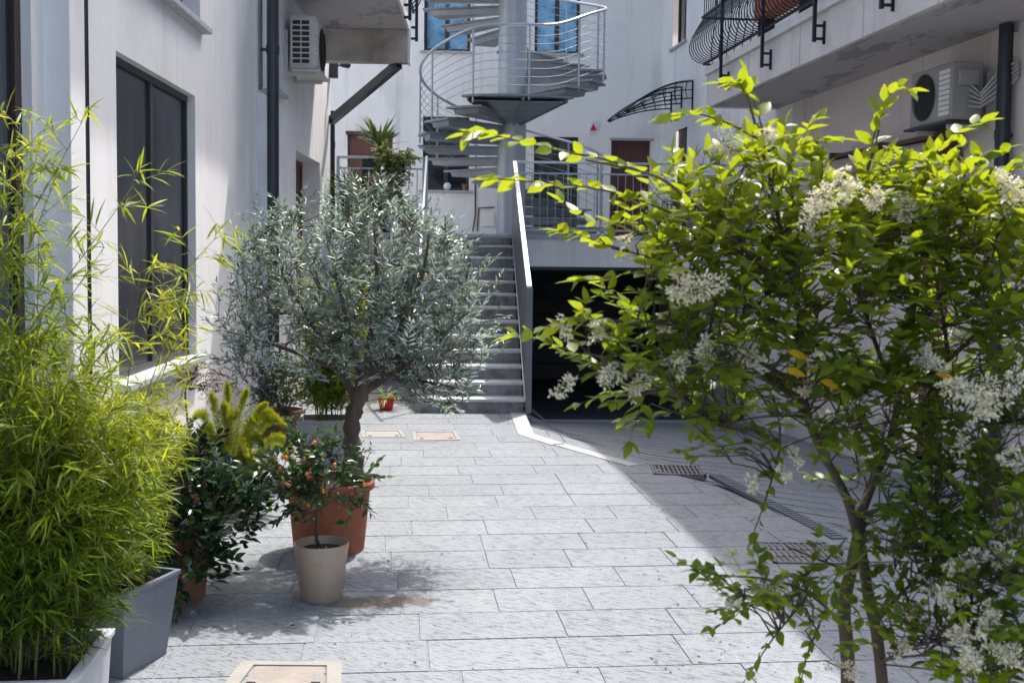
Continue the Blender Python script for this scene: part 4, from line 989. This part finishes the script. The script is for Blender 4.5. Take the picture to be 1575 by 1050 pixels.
S([(1300, 960, 2.55), (1240, 910, 2.4), (1180, 890, 2.35), (1110, 885, 2.3)], .004, .0015)
S([(1345, 960, 2.5), (1400, 900, 2.4), (1470, 880, 2.3), (1550, 900, 2.25)], .005, .002)
S([(1350, 1020, 2.5), (1420, 990, 2.35), (1500, 980, 2.25)], .005, .002)
S([(1240, 640, 2.5), (1180, 640, 2.4), (1120, 650, 2.4)], .004, .0015)
# long arching shoots with leaf pairs
def shoot(pts, ln=.052, wd=.027, r=.85, every=2, flat=.8):
    c = pl.branch([W3(*q) for q in pts], .0028, .0010, 5)
    for i in range(1, len(c), every):
        d = unit(c[i]-c[i-1]); side = unit(np.cross(d, UPV+rng.normal(0, .2, 3)))
        for sg in (1, -1):
            k = ln*rng.uniform(.75, 1.15)
            pl.leaf(c[i], unit(d*.6+side*sg*.8+rng.normal(0, .2, 3)), unit(UPV*flat+rng.normal(0, .35, 3)), k, wd*k/ln, np.clip(r+rng.normal(0, .08), 0, .86))
    pl.leaf(c[-1], unit(c[-1]-c[-2]), UPV+rng.normal(0, .2, 3), ln*.9, wd*.8, r)
for sh in ([(1000, 268, 2.28), (930, 245, 2.26), (860, 232, 2.25), (790, 215, 2.25), (745, 203, 2.25), (718, 206, 2.25)],
           [(1040, 330, 2.3), (960, 300, 2.28), (880, 285, 2.26), (800, 278, 2.25), (760, 275, 2.25)],
           [(1010, 400, 2.4), (930, 375, 2.4), (890, 360, 2.4), (860, 355, 2.4)],
           [(1060, 440, 2.4), (980, 420, 2.4), (920, 430, 2.4), (885, 432, 2.4)],
           [(1000, 505, 2.35), (920, 490, 2.32), (850, 500, 2.3), (785, 516, 2.3)],
           [(1150, 150, 2.36), (1140, 130, 2.36), (1110, 128, 2.36)], [(1168, 215, 2.38), (1120, 190, 2.36), (1070, 175, 2.35), (1025, 180, 2.35)],
           [(1180, 260, 2.4), (1170, 190, 2.4), (1150, 120, 2.4)], [(1190, 250, 2.4), (1240, 220, 2.4), (1290, 215, 2.4)],
           [(1330, 280, 2.5), (1340, 230, 2.5), (1352, 180, 2.5), (1372, 140, 2.5), (1398, 138, 2.5)],
           [(1400, 280, 2.6), (1440, 240, 2.6), (1480, 200, 2.6), (1515, 188, 2.6)], [(1470, 290, 2.5), (1500, 250, 2.5), (1545, 230, 2.5)],
           [(1240, 330, 2.4), (1265, 270, 2.4), (1260, 235, 2.4)], [(1110, 885, 2.3), (1085, 880, 2.3), (1066, 878, 2.3)],
           [(1200, 690, 2.4), (1180, 760, 2.4), (1155, 830, 2.4)], [(1240, 920, 2.4), (1190, 980, 2.35), (1150, 1040, 2.35)], [(1260, 960, 2.4), (1240, 1010, 2.4), (1232, 1048, 2.4)]):
    shoot(sh, r=.85 if sh[0][1] < 560 else .5, ln=.050 if sh[0][1] < 560 else .034, wd=.026 if sh[0][1] < 560 else .02)  # upper shoots limer: young growth and sunlight painted into the leaf colour
# leafy volume: x, y, rx, ry, D, rD, twigs, lime bias (young growth plus painted sunlit tone)
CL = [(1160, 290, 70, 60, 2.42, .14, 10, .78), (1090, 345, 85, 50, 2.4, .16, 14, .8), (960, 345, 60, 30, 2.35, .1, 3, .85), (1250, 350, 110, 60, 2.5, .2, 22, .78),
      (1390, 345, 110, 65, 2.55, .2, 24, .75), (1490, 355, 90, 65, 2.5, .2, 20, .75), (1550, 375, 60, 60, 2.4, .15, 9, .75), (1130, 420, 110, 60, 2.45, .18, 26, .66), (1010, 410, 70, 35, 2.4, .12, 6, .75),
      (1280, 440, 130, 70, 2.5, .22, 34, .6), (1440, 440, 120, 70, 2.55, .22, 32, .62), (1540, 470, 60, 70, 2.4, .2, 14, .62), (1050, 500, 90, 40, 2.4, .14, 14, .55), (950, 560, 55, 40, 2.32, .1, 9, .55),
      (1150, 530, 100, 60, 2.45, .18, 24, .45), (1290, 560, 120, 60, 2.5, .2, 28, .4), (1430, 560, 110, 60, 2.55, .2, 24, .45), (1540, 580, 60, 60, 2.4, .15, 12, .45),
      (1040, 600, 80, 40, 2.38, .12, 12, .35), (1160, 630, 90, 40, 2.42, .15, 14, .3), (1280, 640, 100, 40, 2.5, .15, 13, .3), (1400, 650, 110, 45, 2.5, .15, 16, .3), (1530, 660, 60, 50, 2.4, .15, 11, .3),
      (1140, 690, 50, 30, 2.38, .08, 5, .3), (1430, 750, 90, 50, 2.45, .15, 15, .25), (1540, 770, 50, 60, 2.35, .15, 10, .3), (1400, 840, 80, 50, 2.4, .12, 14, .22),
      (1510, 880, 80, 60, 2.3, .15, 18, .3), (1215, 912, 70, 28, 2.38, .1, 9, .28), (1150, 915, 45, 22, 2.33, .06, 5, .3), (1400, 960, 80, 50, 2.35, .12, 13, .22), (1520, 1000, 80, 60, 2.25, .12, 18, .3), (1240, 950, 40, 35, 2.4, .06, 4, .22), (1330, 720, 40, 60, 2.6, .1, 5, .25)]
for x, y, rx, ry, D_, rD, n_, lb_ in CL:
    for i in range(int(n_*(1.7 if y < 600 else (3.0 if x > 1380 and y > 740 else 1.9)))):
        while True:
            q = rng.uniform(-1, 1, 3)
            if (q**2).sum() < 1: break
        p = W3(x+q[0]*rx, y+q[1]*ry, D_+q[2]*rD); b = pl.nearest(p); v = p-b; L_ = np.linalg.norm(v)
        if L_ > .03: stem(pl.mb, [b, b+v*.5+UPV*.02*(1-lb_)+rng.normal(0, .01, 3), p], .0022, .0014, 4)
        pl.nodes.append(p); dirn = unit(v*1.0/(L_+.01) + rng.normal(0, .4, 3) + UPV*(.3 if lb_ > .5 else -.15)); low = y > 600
        pl.twig(p, dirn, rng.uniform(.07, .14), int(rng.integers(3, 6)), .051 if not low else .037, .027 if not low else .021, lb_+.12-.12*(q[2] > 0), up=.2, droop=.2 if low else 0, rad=.0013, flat=1.3)  # raised lime bias paints a sunlit look into the leaves
# a few turned yellow leaves
for x, y in ((1262, 586), (1212, 541), (1208, 568), (1440, 575)):
    p = W3(x, y, 2.28); pl.leaf(p, unit((.8, .1, -.2)), unit((.1, -.7, .6)), .05, .022, 1.0)
fl = []
for x, y, D_, r in ((1070, 445, 2.2, .048), (1045, 440, 2.2, .035), (925, 505, 2.3, .032), (868, 508, 2.3, .024), (868, 592, 2.28, .024), (945, 572, 2.3, .04), (985, 580, 2.3, .042), (1045, 560, 2.3, .045), (1090, 552, 2.3, .042), (1150, 550, 2.35, .04), (1265, 300, 2.2, .05), (1300, 290, 2.3, .035), (1340, 300, 2.3, .035),
                    (1115, 225, 2.3, .028), (1180, 205, 2.35, .026), (1245, 355, 2.3, .025), (1395, 325, 2.4, .04), (1425, 345, 2.4, .035), (1560, 290, 2.3, .04), (1560, 310, 2.3, .035), (1500, 385, 2.5, .03), (1540, 420, 2.4, .035), (1510, 495, 2.5, .04), (1415, 548, 2.35, .05), (1500, 600, 2.2, .055), (1530, 625, 2.2, .04), (1560, 590, 2.2, .035),
                    (1160, 745, 2.35, .026), (1205, 730, 2.35, .024), (1220, 700, 2.4, .022), (1240, 600, 2.4, .03), (1480, 680, 2.3, .024), (1490, 860, 2.2, .035), (1460, 930, 2.2, .035), (1520, 950, 2.15, .035), (1385, 995, 2.3, .025), (1500, 1020, 2.1, .04), (1300, 1030, 2.4, .03), (1125, 928, 2.3, .02), (1450, 380, 2.5, .03), (1330, 470, 2.5, .026), (1310, 640, 2.5, .03), (1350, 660, 2.5, .022), (1540, 850, 2.2, .035), (1480, 980, 2.15, .035), (1550, 1010, 2.1, .04), (1430, 900, 2.3, .026), (1400, 940, 2.35, .024), (1560, 700, 2.2, .03), (960, 370, 2.35, .018), (1130, 350, 2.4, .02)):
    c = W3(x, y, D_); fl.append((c, r*.84, rng.normal(0, 1, 3)+np.array((.8, 0, .3))))
sm_ = pl.mb
for c, r_, ax in fl:
    b = pl.nearest(np.array(c)+UPV*.05); c = np.array(c); stem(sm_, [b, (b+c)/2+UPV*.012, c, c+unit(ax)*r_*.6], .0016, .0007, 4)
    for k in range(6): stem(sm_, [c-unit(ax)*r_*.2*k/6, c+unit(rng.normal(0, 1, 3))*r_*.8], .0007, .0004, 4)
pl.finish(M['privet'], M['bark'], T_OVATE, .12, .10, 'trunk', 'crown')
flowers('flowers', fl, M['fluff'], pl.t, 150)

# olive tree
ob = np.array((po.x, po.y, .38)); pl = Plant('olive_tree', tuple(ob), 'rounded silvery olive tree with a gnarled trunk in the large terracotta pot', 'tree')
OW = lambda x, y, dD=0: W3(x, y, OD+dD)
tr = [(ob[0]+.12, ob[1], .34), OW(545, 720), OW(541, 680), OW(543, 640), OW(556, 600), OW(562, 560)]
c = catmull(tr, 8)
pl.mb.tube([Vector(tuple(q)) for q in c], [.072-.022*min(1, i/20)+.007*math.sin(i*1.3)+.004*math.cos(i*2.9) for i in range(len(c))], 14); pl.nodes += c[-14:]
for L_, r0 in (([(545, 610), (520, 560), (480, 500), (440, 430)], .028), ([(560, 590), (570, 520), (580, 440), (575, 340)], .03), ([(562, 600), (610, 570), (660, 530), (720, 480)], .03), ([(555, 580), (530, 480), (510, 400)], .022), ([(566, 580), (620, 500), (650, 420), (660, 360)], .022), ([(525, 570), (450, 540), (390, 520), (350, 510)], .016), ([(600, 580), (670, 590), (710, 600)], .014)):
    dd = rng.uniform(-.35, .35); pl.branch([OW(x, y, dd*i/3) for i, (x, y) in enumerate(L_)], r0, .006)
OC = [(430, 420, 70, 70, 0, .45, 60), (380, 470, 45, 80, 0, .35, 42), (380, 545, 35, 40, 0, .2, 14), (500, 360, 90, 55, 0, .5, 62), (610, 360, 85, 50, 0, .5, 56), (575, 315, 45, 32, 0, .2, 14), (545, 300, 20, 25, 0, .1, 6),
      (560, 430, 110, 60, -.1, .55, 84), (680, 410, 55, 55, 0, .4, 32), (650, 490, 90, 60, -.1, .5, 62), (712, 470, 35, 50, 0, .3, 12), (490, 490, 80, 45, -.1, .45, 42), (590, 530, 90, 40, -.2, .4, 42), (680, 560, 50, 45, -.1, .3, 24), (695, 585, 36, 26, -.1, .2, 16), (720, 540, 28, 30, 0, .2, 7), (400, 350, 30, 30, 0, .2, 10), (480, 545, 50, 25, -.1, .25, 12), (725, 430, 20, 20, 0, .1, 3), (620, 590, 30, 20, -.1, .2, 6)]
for x, y, rx, ry, d0_, rD, n_ in OC:
    for i in range(int(n_*1.35)):
        while True:
            q = rng.uniform(-1, 1, 3)
            if (q**2).sum() < 1: break
        p = OW(x+q[0]*rx, y+22+q[1]*ry, d0_+q[2]*rD); b = pl.nearest(p); v = p-b; L_ = np.linalg.norm(v)
        if L_ > .03: stem(pl.mb, [b, b+v*.5+rng.normal(0, .015, 3), p], .003, .002, 4)
        pl.nodes.append(p); dirn = unit(v/(L_+.01)+rng.normal(0, .5, 3)+UPV*.35)
        pl.twig(p, dirn, rng.uniform(.14, .26), int(rng.integers(6, 10)), .064, .0155, .46+.24*rng.normal(), up=.3, rad=.002, spread=.7, flat=.3)
for x, y in ((560, 700), (575, 715), (548, 705)):
    pl.twig(OW(x-15, y, -.15), unit((.6, -.3, .5)), .16, 8, .045, .010, .2, rad=.002)
pl.finish(M['olive'], M['olive_bark'], T_OLIVE, .12, .15, 'trunk', 'crown')

# bamboo
def bamboo(name, c, w_, d_, n, h, label, L_=.10, Wl=.0115, lean=.25, base_z=.4, minh=.5, r=.5, twn=5, tmpl=T_LANCE, thin=1.0, tops=()):
    p = Plant(name, (c[0], c[1], base_z), label, 'bamboo')
    specs = [(c[0]+rng.uniform(-w_, w_), c[1]+rng.uniform(-d_, d_), h*rng.uniform(minh, 1), None) for _ in range(n)]
    for x, y, hh, tgt in specs + [(c[0]+rng.uniform(-w_, w_)*.6, c[1]+rng.uniform(-d_, d_)*.6, None, t_) for t_ in tops]:
        if tgt is None:
            lx, ly = ((x-c[0])/max(w_, .01))*lean*hh*.9+rng.normal(0, .08)*hh, ((y-c[1])/max(d_, .01))*lean*hh*.5+rng.normal(0, .05)*hh
            e = np.array((x+lx, y+ly, base_z+hh))
        else: e = np.array(tgt); hh = e[2]-base_z; lx, ly = e[0]-x, e[1]-y
        b = np.array((x, y, base_z-.03)); m1 = b+(e-b)*.5-np.array((lx, ly, 0))*.18
        cu = catmull([b, m1, e], 10); stem(p.mb, cu, .0045*thin, .0012*thin, 5)
        for i in range(3 if tgt is None else 6, len(cu)):
            for k in range(2 if tgt is None or rng.random() < .6 else 1):
                fz = i/len(cu); a_ = rng.uniform(0, 2*math.pi); out = np.array((math.cos(a_), math.sin(a_), rng.uniform(.1, .6)))
                ll = rng.uniform(.10, .22)*(1-.35*fz); 
                tp = cu[i]; pts = [tp]; d = unit(out+unit(cu[i]-cu[i-1])*.6)
                for j in range(4): d = unit(d-UPV*.08+rng.normal(0, .1, 3)); pts.append(pts[-1]+d*ll/4)
                stem(p.mb, pts, .0013*thin, .0007*thin, 4)
                for j in range(1, 5):
                    for _ in range(2 if j < 4 else 4):
                        ld = unit(unit(pts[j]-pts[j-1])+rng.normal(0, .55, 3)-UPV*rng.uniform(0, .5)); 
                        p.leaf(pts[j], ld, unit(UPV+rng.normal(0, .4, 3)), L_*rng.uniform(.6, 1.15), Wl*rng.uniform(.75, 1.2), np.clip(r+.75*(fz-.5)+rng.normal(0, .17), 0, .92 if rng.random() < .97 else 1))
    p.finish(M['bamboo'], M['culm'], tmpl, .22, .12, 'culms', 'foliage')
    return p
Wp = lambda x, y, D: tuple(W3(x, y, D))
bamboo('bamboo', (ctr.x+.02, ctr.y+.03), .42, .17, 92, 1.14, 'tall dense yellow green bamboo growing in the white planter at the left edge', base_z=.43, L_=.10, Wl=.0092, minh=.42, lean=.22, r=.42,
       tops=[Wp(125, 190, 4.0), Wp(205, 285, 4.0), Wp(60, 230, 4.0), Wp(30, 200, 3.9), Wp(10, 250, 4.1), Wp(90, 260, 4.0), Wp(160, 380, 4.0), Wp(330, 368, 4.1), Wp(20, 330, 3.9), Wp(60, 360, 3.9)])
bamboo('bamboo', (gc.x-.06, gc.y+.0), .12, .12, 40, .84, 'bushy bamboo with arching golden tips growing in the tapered blue grey planter', base_z=g_h-.03, L_=.105, Wl=.0095, minh=.35, lean=.24, r=.62,
       tops=[Wp(290, 430, 4.7), Wp(280, 500, 4.7), Wp(215, 420, 4.6)])
bamboo('bamboo', (mg.x, mg.y), .14, .10, 18, 1.25, 'golden green bamboo behind the olive tree in the mid grey planter', base_z=.42, L_=.11, Wl=.013, minh=.55, lean=.22, r=.55)
# low twigs of bamboo in front of the grey planter
# camellia: dark glossy leaves
def shrub(name, c, clusters, lm, label, cat, L_, Wl, r=.4, nl=5, tl=.14, base_z=.3, tmpl=T_OVATE, D0=6.3, bark='twig', opp=False, curl=.15, droop=0, fork=0.0):
    p = Plant(name, (c[0], c[1], base_z), label, cat); b = np.array((c[0], c[1], base_z-.02+fork))
    for x, y, rx, ry, D_, rD, n_ in clusters:
        e = W3(x, y, D_); p.branch([b, b+(e-b)*.5+UPV*.05, e], .007, .003)
    for x, y, rx, ry, D_, rD, n_ in clusters:
        for i in range(n_):
            q = rng.uniform(-1, 1, 3)
            while (q**2).sum() > 1: q = rng.uniform(-1, 1, 3)
            pt = W3(x+q[0]*rx, y+q[1]*ry, D_+q[2]*rD); nb_ = p.nearest(pt); v = pt-nb_; l_ = np.linalg.norm(v)
            if l_ > .03: stem(p.mb, [nb_, nb_+v*.5+rng.normal(0, .01, 3), pt], .003, .0018, 4)
            p.twig(pt, unit(v/(l_+.01)+rng.normal(0, .5, 3)+UPV*.2-UPV*droop), rng.uniform(.7, 1.2)*tl, nl, L_, Wl, r, up=.2, opp=opp, rad=.0018, spread=.8, flat=.5, droop=droop)
    p.finish(lm, M[bark], tmpl, curl, .14, 'stem', 'foliage'); return p
cD = (cmp_-CO).dot(FWD)
shrub('camellia', cmp_, [(290, 710, 50, 35, 6.3, .2, 30), (285, 760, 60, 50, 5.9, .2, 56), (330, 800, 55, 45, 5.85, .15, 46), (285, 840, 50, 40, 5.75, .12, 40), (365, 760, 40, 50, 6.2, .2, 26), (305, 885, 30, 25, 5.7, .08, 16), (350, 745, 45, 30, 6.4, .2, 24), (250, 730, 30, 50, 6.1, .2, 20)], M['camellia'], 'camellia with dark glossy leaves spilling over the paving beside the planters', 'shrub', .078, .044, .45, 5, .14, .33)
# foxtail fern
pf_ = Plant('foxtail_fern', (fp.x, fp.y, .3), 'lime green foxtail fern with plume-like fronds leaning over the camellia', 'fern'); FD = (fp-CO).dot(FWD)
for x, y, sx, sy in ((300, 640, 340, 720), (325, 605, 345, 720), (345, 620, 350, 720), (380, 600, 355, 715), (440, 655, 365, 710), (450, 690, 370, 720), (290, 690, 340, 730), (410, 620, 360, 715), (395, 650, 360, 720), (310, 665, 345, 725), (360, 640, 352, 720), (430, 725, 370, 725), (380, 700, 365, 720), (385, 800, 365, 705), (372, 850, 362, 705), (350, 590, 350, 720), (405, 690, 365, 720), (415, 780, 368, 705), (455, 715, 372, 712), (440, 760, 372, 712), (425, 640, 362, 712), (320, 690, 350, 722), (400, 740, 365, 712), (345, 720, 352, 722)):
    D1_ = FD-.75+rng.uniform(-.25, .2); a_ = W3(sx, sy, FD); e = W3(x, y, D1_); mid = a_*.35+e*.65+UPV*(.07 if y < 640 else .13)
    cu = catmull([np.array((fp.x, fp.y, .3)), a_, mid, e], 12); stem(pf_.mb, cu, .004, .0015, 5)
    for i in range(14, len(cu)):
        d = unit(cu[i]-cu[i-1]); f = (i-14)/(len(cu)-14); rad_ = .046*math.sin(math.pi*min(1, .25+.75*f))**.6+.008
        for k in range(60):
            q = unit(np.cross(d, rng.normal(0, 1, 3))); pf_.leaf(cu[i]+d*rng.uniform(-.02, .02), unit(q+d*.9), unit(rng.normal(0, 1, 3)), rad_*rng.uniform(.7, 1.3), .0035, np.clip(.5+.3*f+rng.normal(0, .15), 0, 1))
pf_.finish(M['fern'], M['culm'], T_OLIVE, .1, .1, 'stems', 'fronds')
# japanese maple
pm = Plant('japanese_maple', tuple(W3(330, 745, 8.6)[:2])+(0,), 'sparse japanese maple with thin reddish leaves against the white wall', 'tree')
mb_ = W3(300, 780, 8.3); mb_[2] = .0
c = pm.branch([mb_, W3(292, 680, 8.3), W3(285, 600, 8.4), W3(300, 580, 8.4)], .012, .005)
for e in ((375, 602), (360, 590), (335, 600), (310, 560), (280, 560), (340, 575), (265, 590), (295, 575), (320, 610)):
    c = pm.branch([W3(292, 600, 8.4), W3((292+e[0])/2, (600+e[1])/2-12, 8.4), W3(*e, 8.4)], .003, .001)
    for i in range(5, len(c)):
        for k in range(3):
            hub = c[i]+rng.normal(0, .02, 3)
            for j in range(5): a_ = rng.uniform(-1, 1); pm.leaf(hub, unit((rng.normal(), rng.normal(), -.3)), unit(UPV+rng.normal(0, .3, 3)), .04, .006, rng.random())
pm.finish(M['maple'], M['twig'], T_OLIVE, .2, .1, 'trunk', 'foliage')
# kumquat
kD = (pb_-CO).dot(FWD)
pk = shrub('citrus_tree', (pb_.x, pb_.y), [(485, 775, 22, 20, kD, .1, 10), (450, 725, 40, 30, kD, .16, 19), (510, 710, 45, 28, kD, .16, 21), (540, 735, 35, 26, kD, .14, 13), (480, 700, 40, 20, kD, .12, 14), (540, 785, 22, 22, kD, .08, 8), (440, 765, 28, 20, kD, .1, 12), (490, 750, 40, 22, kD-.05, .1, 22), (410, 715, 22, 22, kD, .1, 9), (470, 684, 34, 14, kD, .08, 9)], M['citrus'], 'small citrus tree with orange fruits growing in the beige pot', 'tree', .066, .028, .45, 5, .10, .27, droop=.3, fork=.24)
mb = MB().tube([(pb_.x, pb_.y, .26), tuple(W3(487, 830, kD)), tuple(W3(486, 790, kD)), tuple(W3(490, 740, kD))], [.011, .010, .008, .005], 8); mb.build('trunk', M['bark'], pk.t, smooth=True)
for x, y in ((484, 681), (490, 700), (468, 706), (435, 703), (431, 720), (478, 722), (497, 755), (474, 776), (483, 779), (560, 745), (440, 704), (515, 715)):
    p_ = Vector(tuple(W3(x, y, kD-.12+rng.uniform(-.04, .02)))); MB().sphere(p_, .0115, 10, 7, (.9, 1, 1.15)).build('fruit', M['orange'], pk.t, smooth=True)
# dark shrub by the far wall
shrub('evergreen_shrub', (dkp.x, dkp.y), [(425, 600, 30, 45, 11.2, .25, 90), (440, 635, 35, 22, 11.1, .25, 60), (415, 575, 22, 35, 11.2, .2, 36), (450, 580, 25, 45, 11.4, .2, 40)], M['shrub'], 'dark evergreen shrub in the low terracotta pot by the far left wall', 'shrub', .06, .022, .45, 8, .18, .22, T_LANCE)
# spider plant
def rosette(name, c, n, L_, Wl, m, label, cat, z, up=.8, curl=.6, r=.5, arch=1.0):
    t = empty(name, (c[0], c[1], z), label, cat); P, D, Nn, Ls, Ws, Rn = [], [], [], [], [], []
    for i in range(n):
        a_ = rng.uniform(0, 2*math.pi); e = rng.uniform(.15, 1)*up; d = unit((math.cos(a_)*(1-e*.6), math.sin(a_)*(1-e*.6), e)); s_ = np.cross(d, UPV); nn = np.cross(s_, d)
        P.append((c[0]+.01*math.cos(a_), c[1]+.01*math.sin(a_), z)); D.append(d); Nn.append(unit(nn)); Ls.append(L_*rng.uniform(.7, 1.1)); Ws.append(Wl*rng.uniform(.8, 1.2)); Rn.append(np.clip(r+rng.normal(0, .25), 0, 1))
    leaves('leaves', P, D, Nn, np.array(Ls), np.array(Ws), ([0, .2, .4, .6, .8, 1], [.5, 1, .95, .75, .45, .02]), m, t, Rn, curl, .12)
    return t
rosette('spider_plant', (rp.x, rp.y), 46, .30, .016, M['spider'], 'pale green spider plant in the small red pot', 'plant', .12, .9, .55)
# plants on the terrace
yD = Y2+.35; yp = YY(583, 250, yD)
round_pot('terrace_planter', (yp.x, yp.y, TZ), .2, .25, .45, M['dark_metal'], 'dark planter holding the yucca on the left terrace', 0)
yt = Plant('yucca', (yp.x, yp.y, TZ+.4), 'spiky green yucca rising above the left terrace railing', 'plant'); hd = W3(584, 218, yD+.3); cu = yt.branch([np.array((yp.x, yp.y, TZ+.4)), W3(586, 260, yD+.3), hd], .03, .028)
for i in range(80):
    a_ = rng.uniform(0, 2*math.pi); e = rng.uniform(-.1, 1.9); d = unit((math.cos(a_), math.sin(a_), e)); s_ = np.cross(d, UPV)
    yt.leaf(hd-UPV*rng.uniform(0, .12), d, unit(np.cross(s_, d)), rng.uniform(.42, .56)*(1 if e > 0 else .8), .042, np.clip(.35+.35*e+rng.normal(0, .12), 0, 1))
yt.finish(M['yucca'], M['bark'], ([0, .3, .7, 1], [.7, 1, .7, .02]), .03, .12, 'trunk', 'leaves')
bx_ = YY(575, 262, Y2-.02)
t = empty('railing_planter', (bx_.x, bx_.y, TZ+.7), 'dark box planter hanging on the left terrace railing', 'planter')
x0_, x1_ = YY(556, 250, Y2).x, YY(622, 250, Y2).x; z0_, z1_ = YY(560, 262, Y2).z, YY(560, 240, Y2).z
MB().bx(x0_, x1_, Y2+.10, Y2+.30, z0_-.02, z1_+.01).build('box', M['frame_black'], t, bevel=.01)
MB().bx(x0_+.015, x1_-.015, Y2+.115, Y2+.285, z1_+.011, z1_+.018).build('soil', M['soil'], t)
MB().bx(x0_+.1, x0_+.13, Y2+.0, Y2+.099, z1_-.05, z1_-.03).bx(x1_-.13, x1_-.1, Y2+.0, Y2+.099, z1_-.05, z1_-.03).build('hook', M['iron'], t)
iv = Plant('trailing_plant', (bx_.x, Y2+.1, z1_), 'variegated trailing plant tumbling over the left terrace railing', 'plant')
for x, y, rx, ry, n_ in ((602, 236, 26, 10, 60), (608, 258, 22, 18, 56), (602, 284, 17, 22, 50), (604, 310, 13, 16, 26), (590, 245, 14, 12, 22), (625, 243, 14, 9, 20)):
    for i in range(n_):
        q = rng.uniform(-1, 1, 3); p = np.array(tuple(YY(x+q[0]*rx, y+q[1]*ry, Y2-.06+q[2]*.10)))
        iv.nodes or iv.nodes.append(p); iv.twig(p, unit(rng.normal(0, 1, 3)-UPV*.5), .12, 5, .055, .036, .68, rad=.002, droop=.4)
iv.finish(M['ivy'], M['twig'], T_OVATE, .15, .1, 'stems', 'foliage')
for k_, (x, y, zz_, label, L_) in enumerate(((545, 262, .5, 'spiky agave-like plant in the left corner of the left terrace', .75), (563, 300, .1, 'dark strappy plant behind the railing between the yucca and the corner', .85))):
    p_ = YY(x, y, Y2+.35+.2*k_); 
    round_pot('terrace_pot', (p_.x, p_.y, TZ), .16, .2, .36, M['terracotta_dull'], ('clay pot in the corner of the left terrace', 'clay pot under the strappy plant on the left terrace')[k_])
    rosette('terrace_plant', (p_.x, p_.y), 90, L_, .05, M['yucca'], label, 'plant', TZ+.3, 1.0, .25, .35)
p_ = YY(628, 300, Y2+.25)
round_pot('terrace_pot', (p_.x, p_.y, TZ), .1, .13, .24, M['terracotta_dull'], 'small clay pot at the stair end of the left terrace')
rosette('terrace_plant', (p_.x, p_.y), 26, .5, .03, M['yucca'], 'thin leaved plant at the stair end of the left terrace', 'plant', TZ+.2, 1.0, .35, .2)
rosette('terrace_plant', (rr_.x, rr_.y), 10, .22, .016, M['yucca'], 'small drooping plant in the pot on the right terrace railing', 'plant', zr+.13, .8, .9, .2)
p_ = YY(1068, 330, Y2+.3)
round_pot('terrace_pot', (p_.x, p_.y, TZ), .15, .19, .34, M['planter_mid'], 'grey pot on the right terrace behind the railing')
rosette('terrace_plant', (p_.x, p_.y), 30, .55, .03, M['camellia'], 'dark strappy plant on the right terrace behind the railing', 'plant', TZ+.3, 1.1, .35, .4)
p_ = FO.P((u0+u1)/2, -.2, zT+.56)
rosette('balcony_plant', (p_.x, p_.y), 30, .35, .03, M['citrus'], 'green plant in the red flower box on the right balcony', 'plant', zT+.56, 1.2, .35, .5)

# fallen leaves and petals scattered on the stones
P, D, Nn, Ls = [], [], [], []
for i in range(420):
    px_, py_ = rng.uniform(230, 1300), rng.uniform(650, 1049); g_ = G(px_, py_)
    if rng.random() < .45: g_ = G(rng.uniform(900, 1500), rng.uniform(760, 1045))
    a_ = rng.uniform(0, 6.28); P.append((g_.x, g_.y, zf(g_.x, g_.y)+.004)); D.append((math.cos(a_), math.sin(a_), rng.uniform(0, .25))); Nn.append((rng.normal(0, .15), rng.normal(0, .15), 1)); Ls.append(rng.uniform(.008, .03))
o = leaves('leaf_litter', P, D, Nn, np.array(Ls), np.array(Ls)*.42, T_OVATE, leaf_mat('dry_leaf', [(0, (.05, .04, .02)), (.5, (.16, .10, .04)), (1, (.35, .32, .2))], .2), None, rng.random(len(P)), .3)
tag(o, 'small fallen leaves and petals scattered over the grey paving', 'leaf litter', None, 'stuff')
# ------------------------------------------------------------------ groups of look-alikes
GR = {'terracotta_pot': 'clay pots among the plants on the left', 'terrace_pot': 'pots standing on the terrace', 'terrace_plant': 'strappy plants in pots on the terrace', 'downpipe': 'downpipes on the facades',
      'drain_grate': 'drain grates in the paving', 'manhole_cover': 'manhole covers in the paving', 'air_conditioner': 'air conditioner units on the walls', 'bamboo': 'bamboo clumps in planters',
      'grey_planter': 'square grey planters', 'terrace_railing': 'railings along the terrace edge', 'stair_railing': 'railings beside the stone steps'}
for o in bpy.data.objects:
    k = o.name.split('.')[0]
    if o.parent is None and k in GR: o['group'] = GR[k]
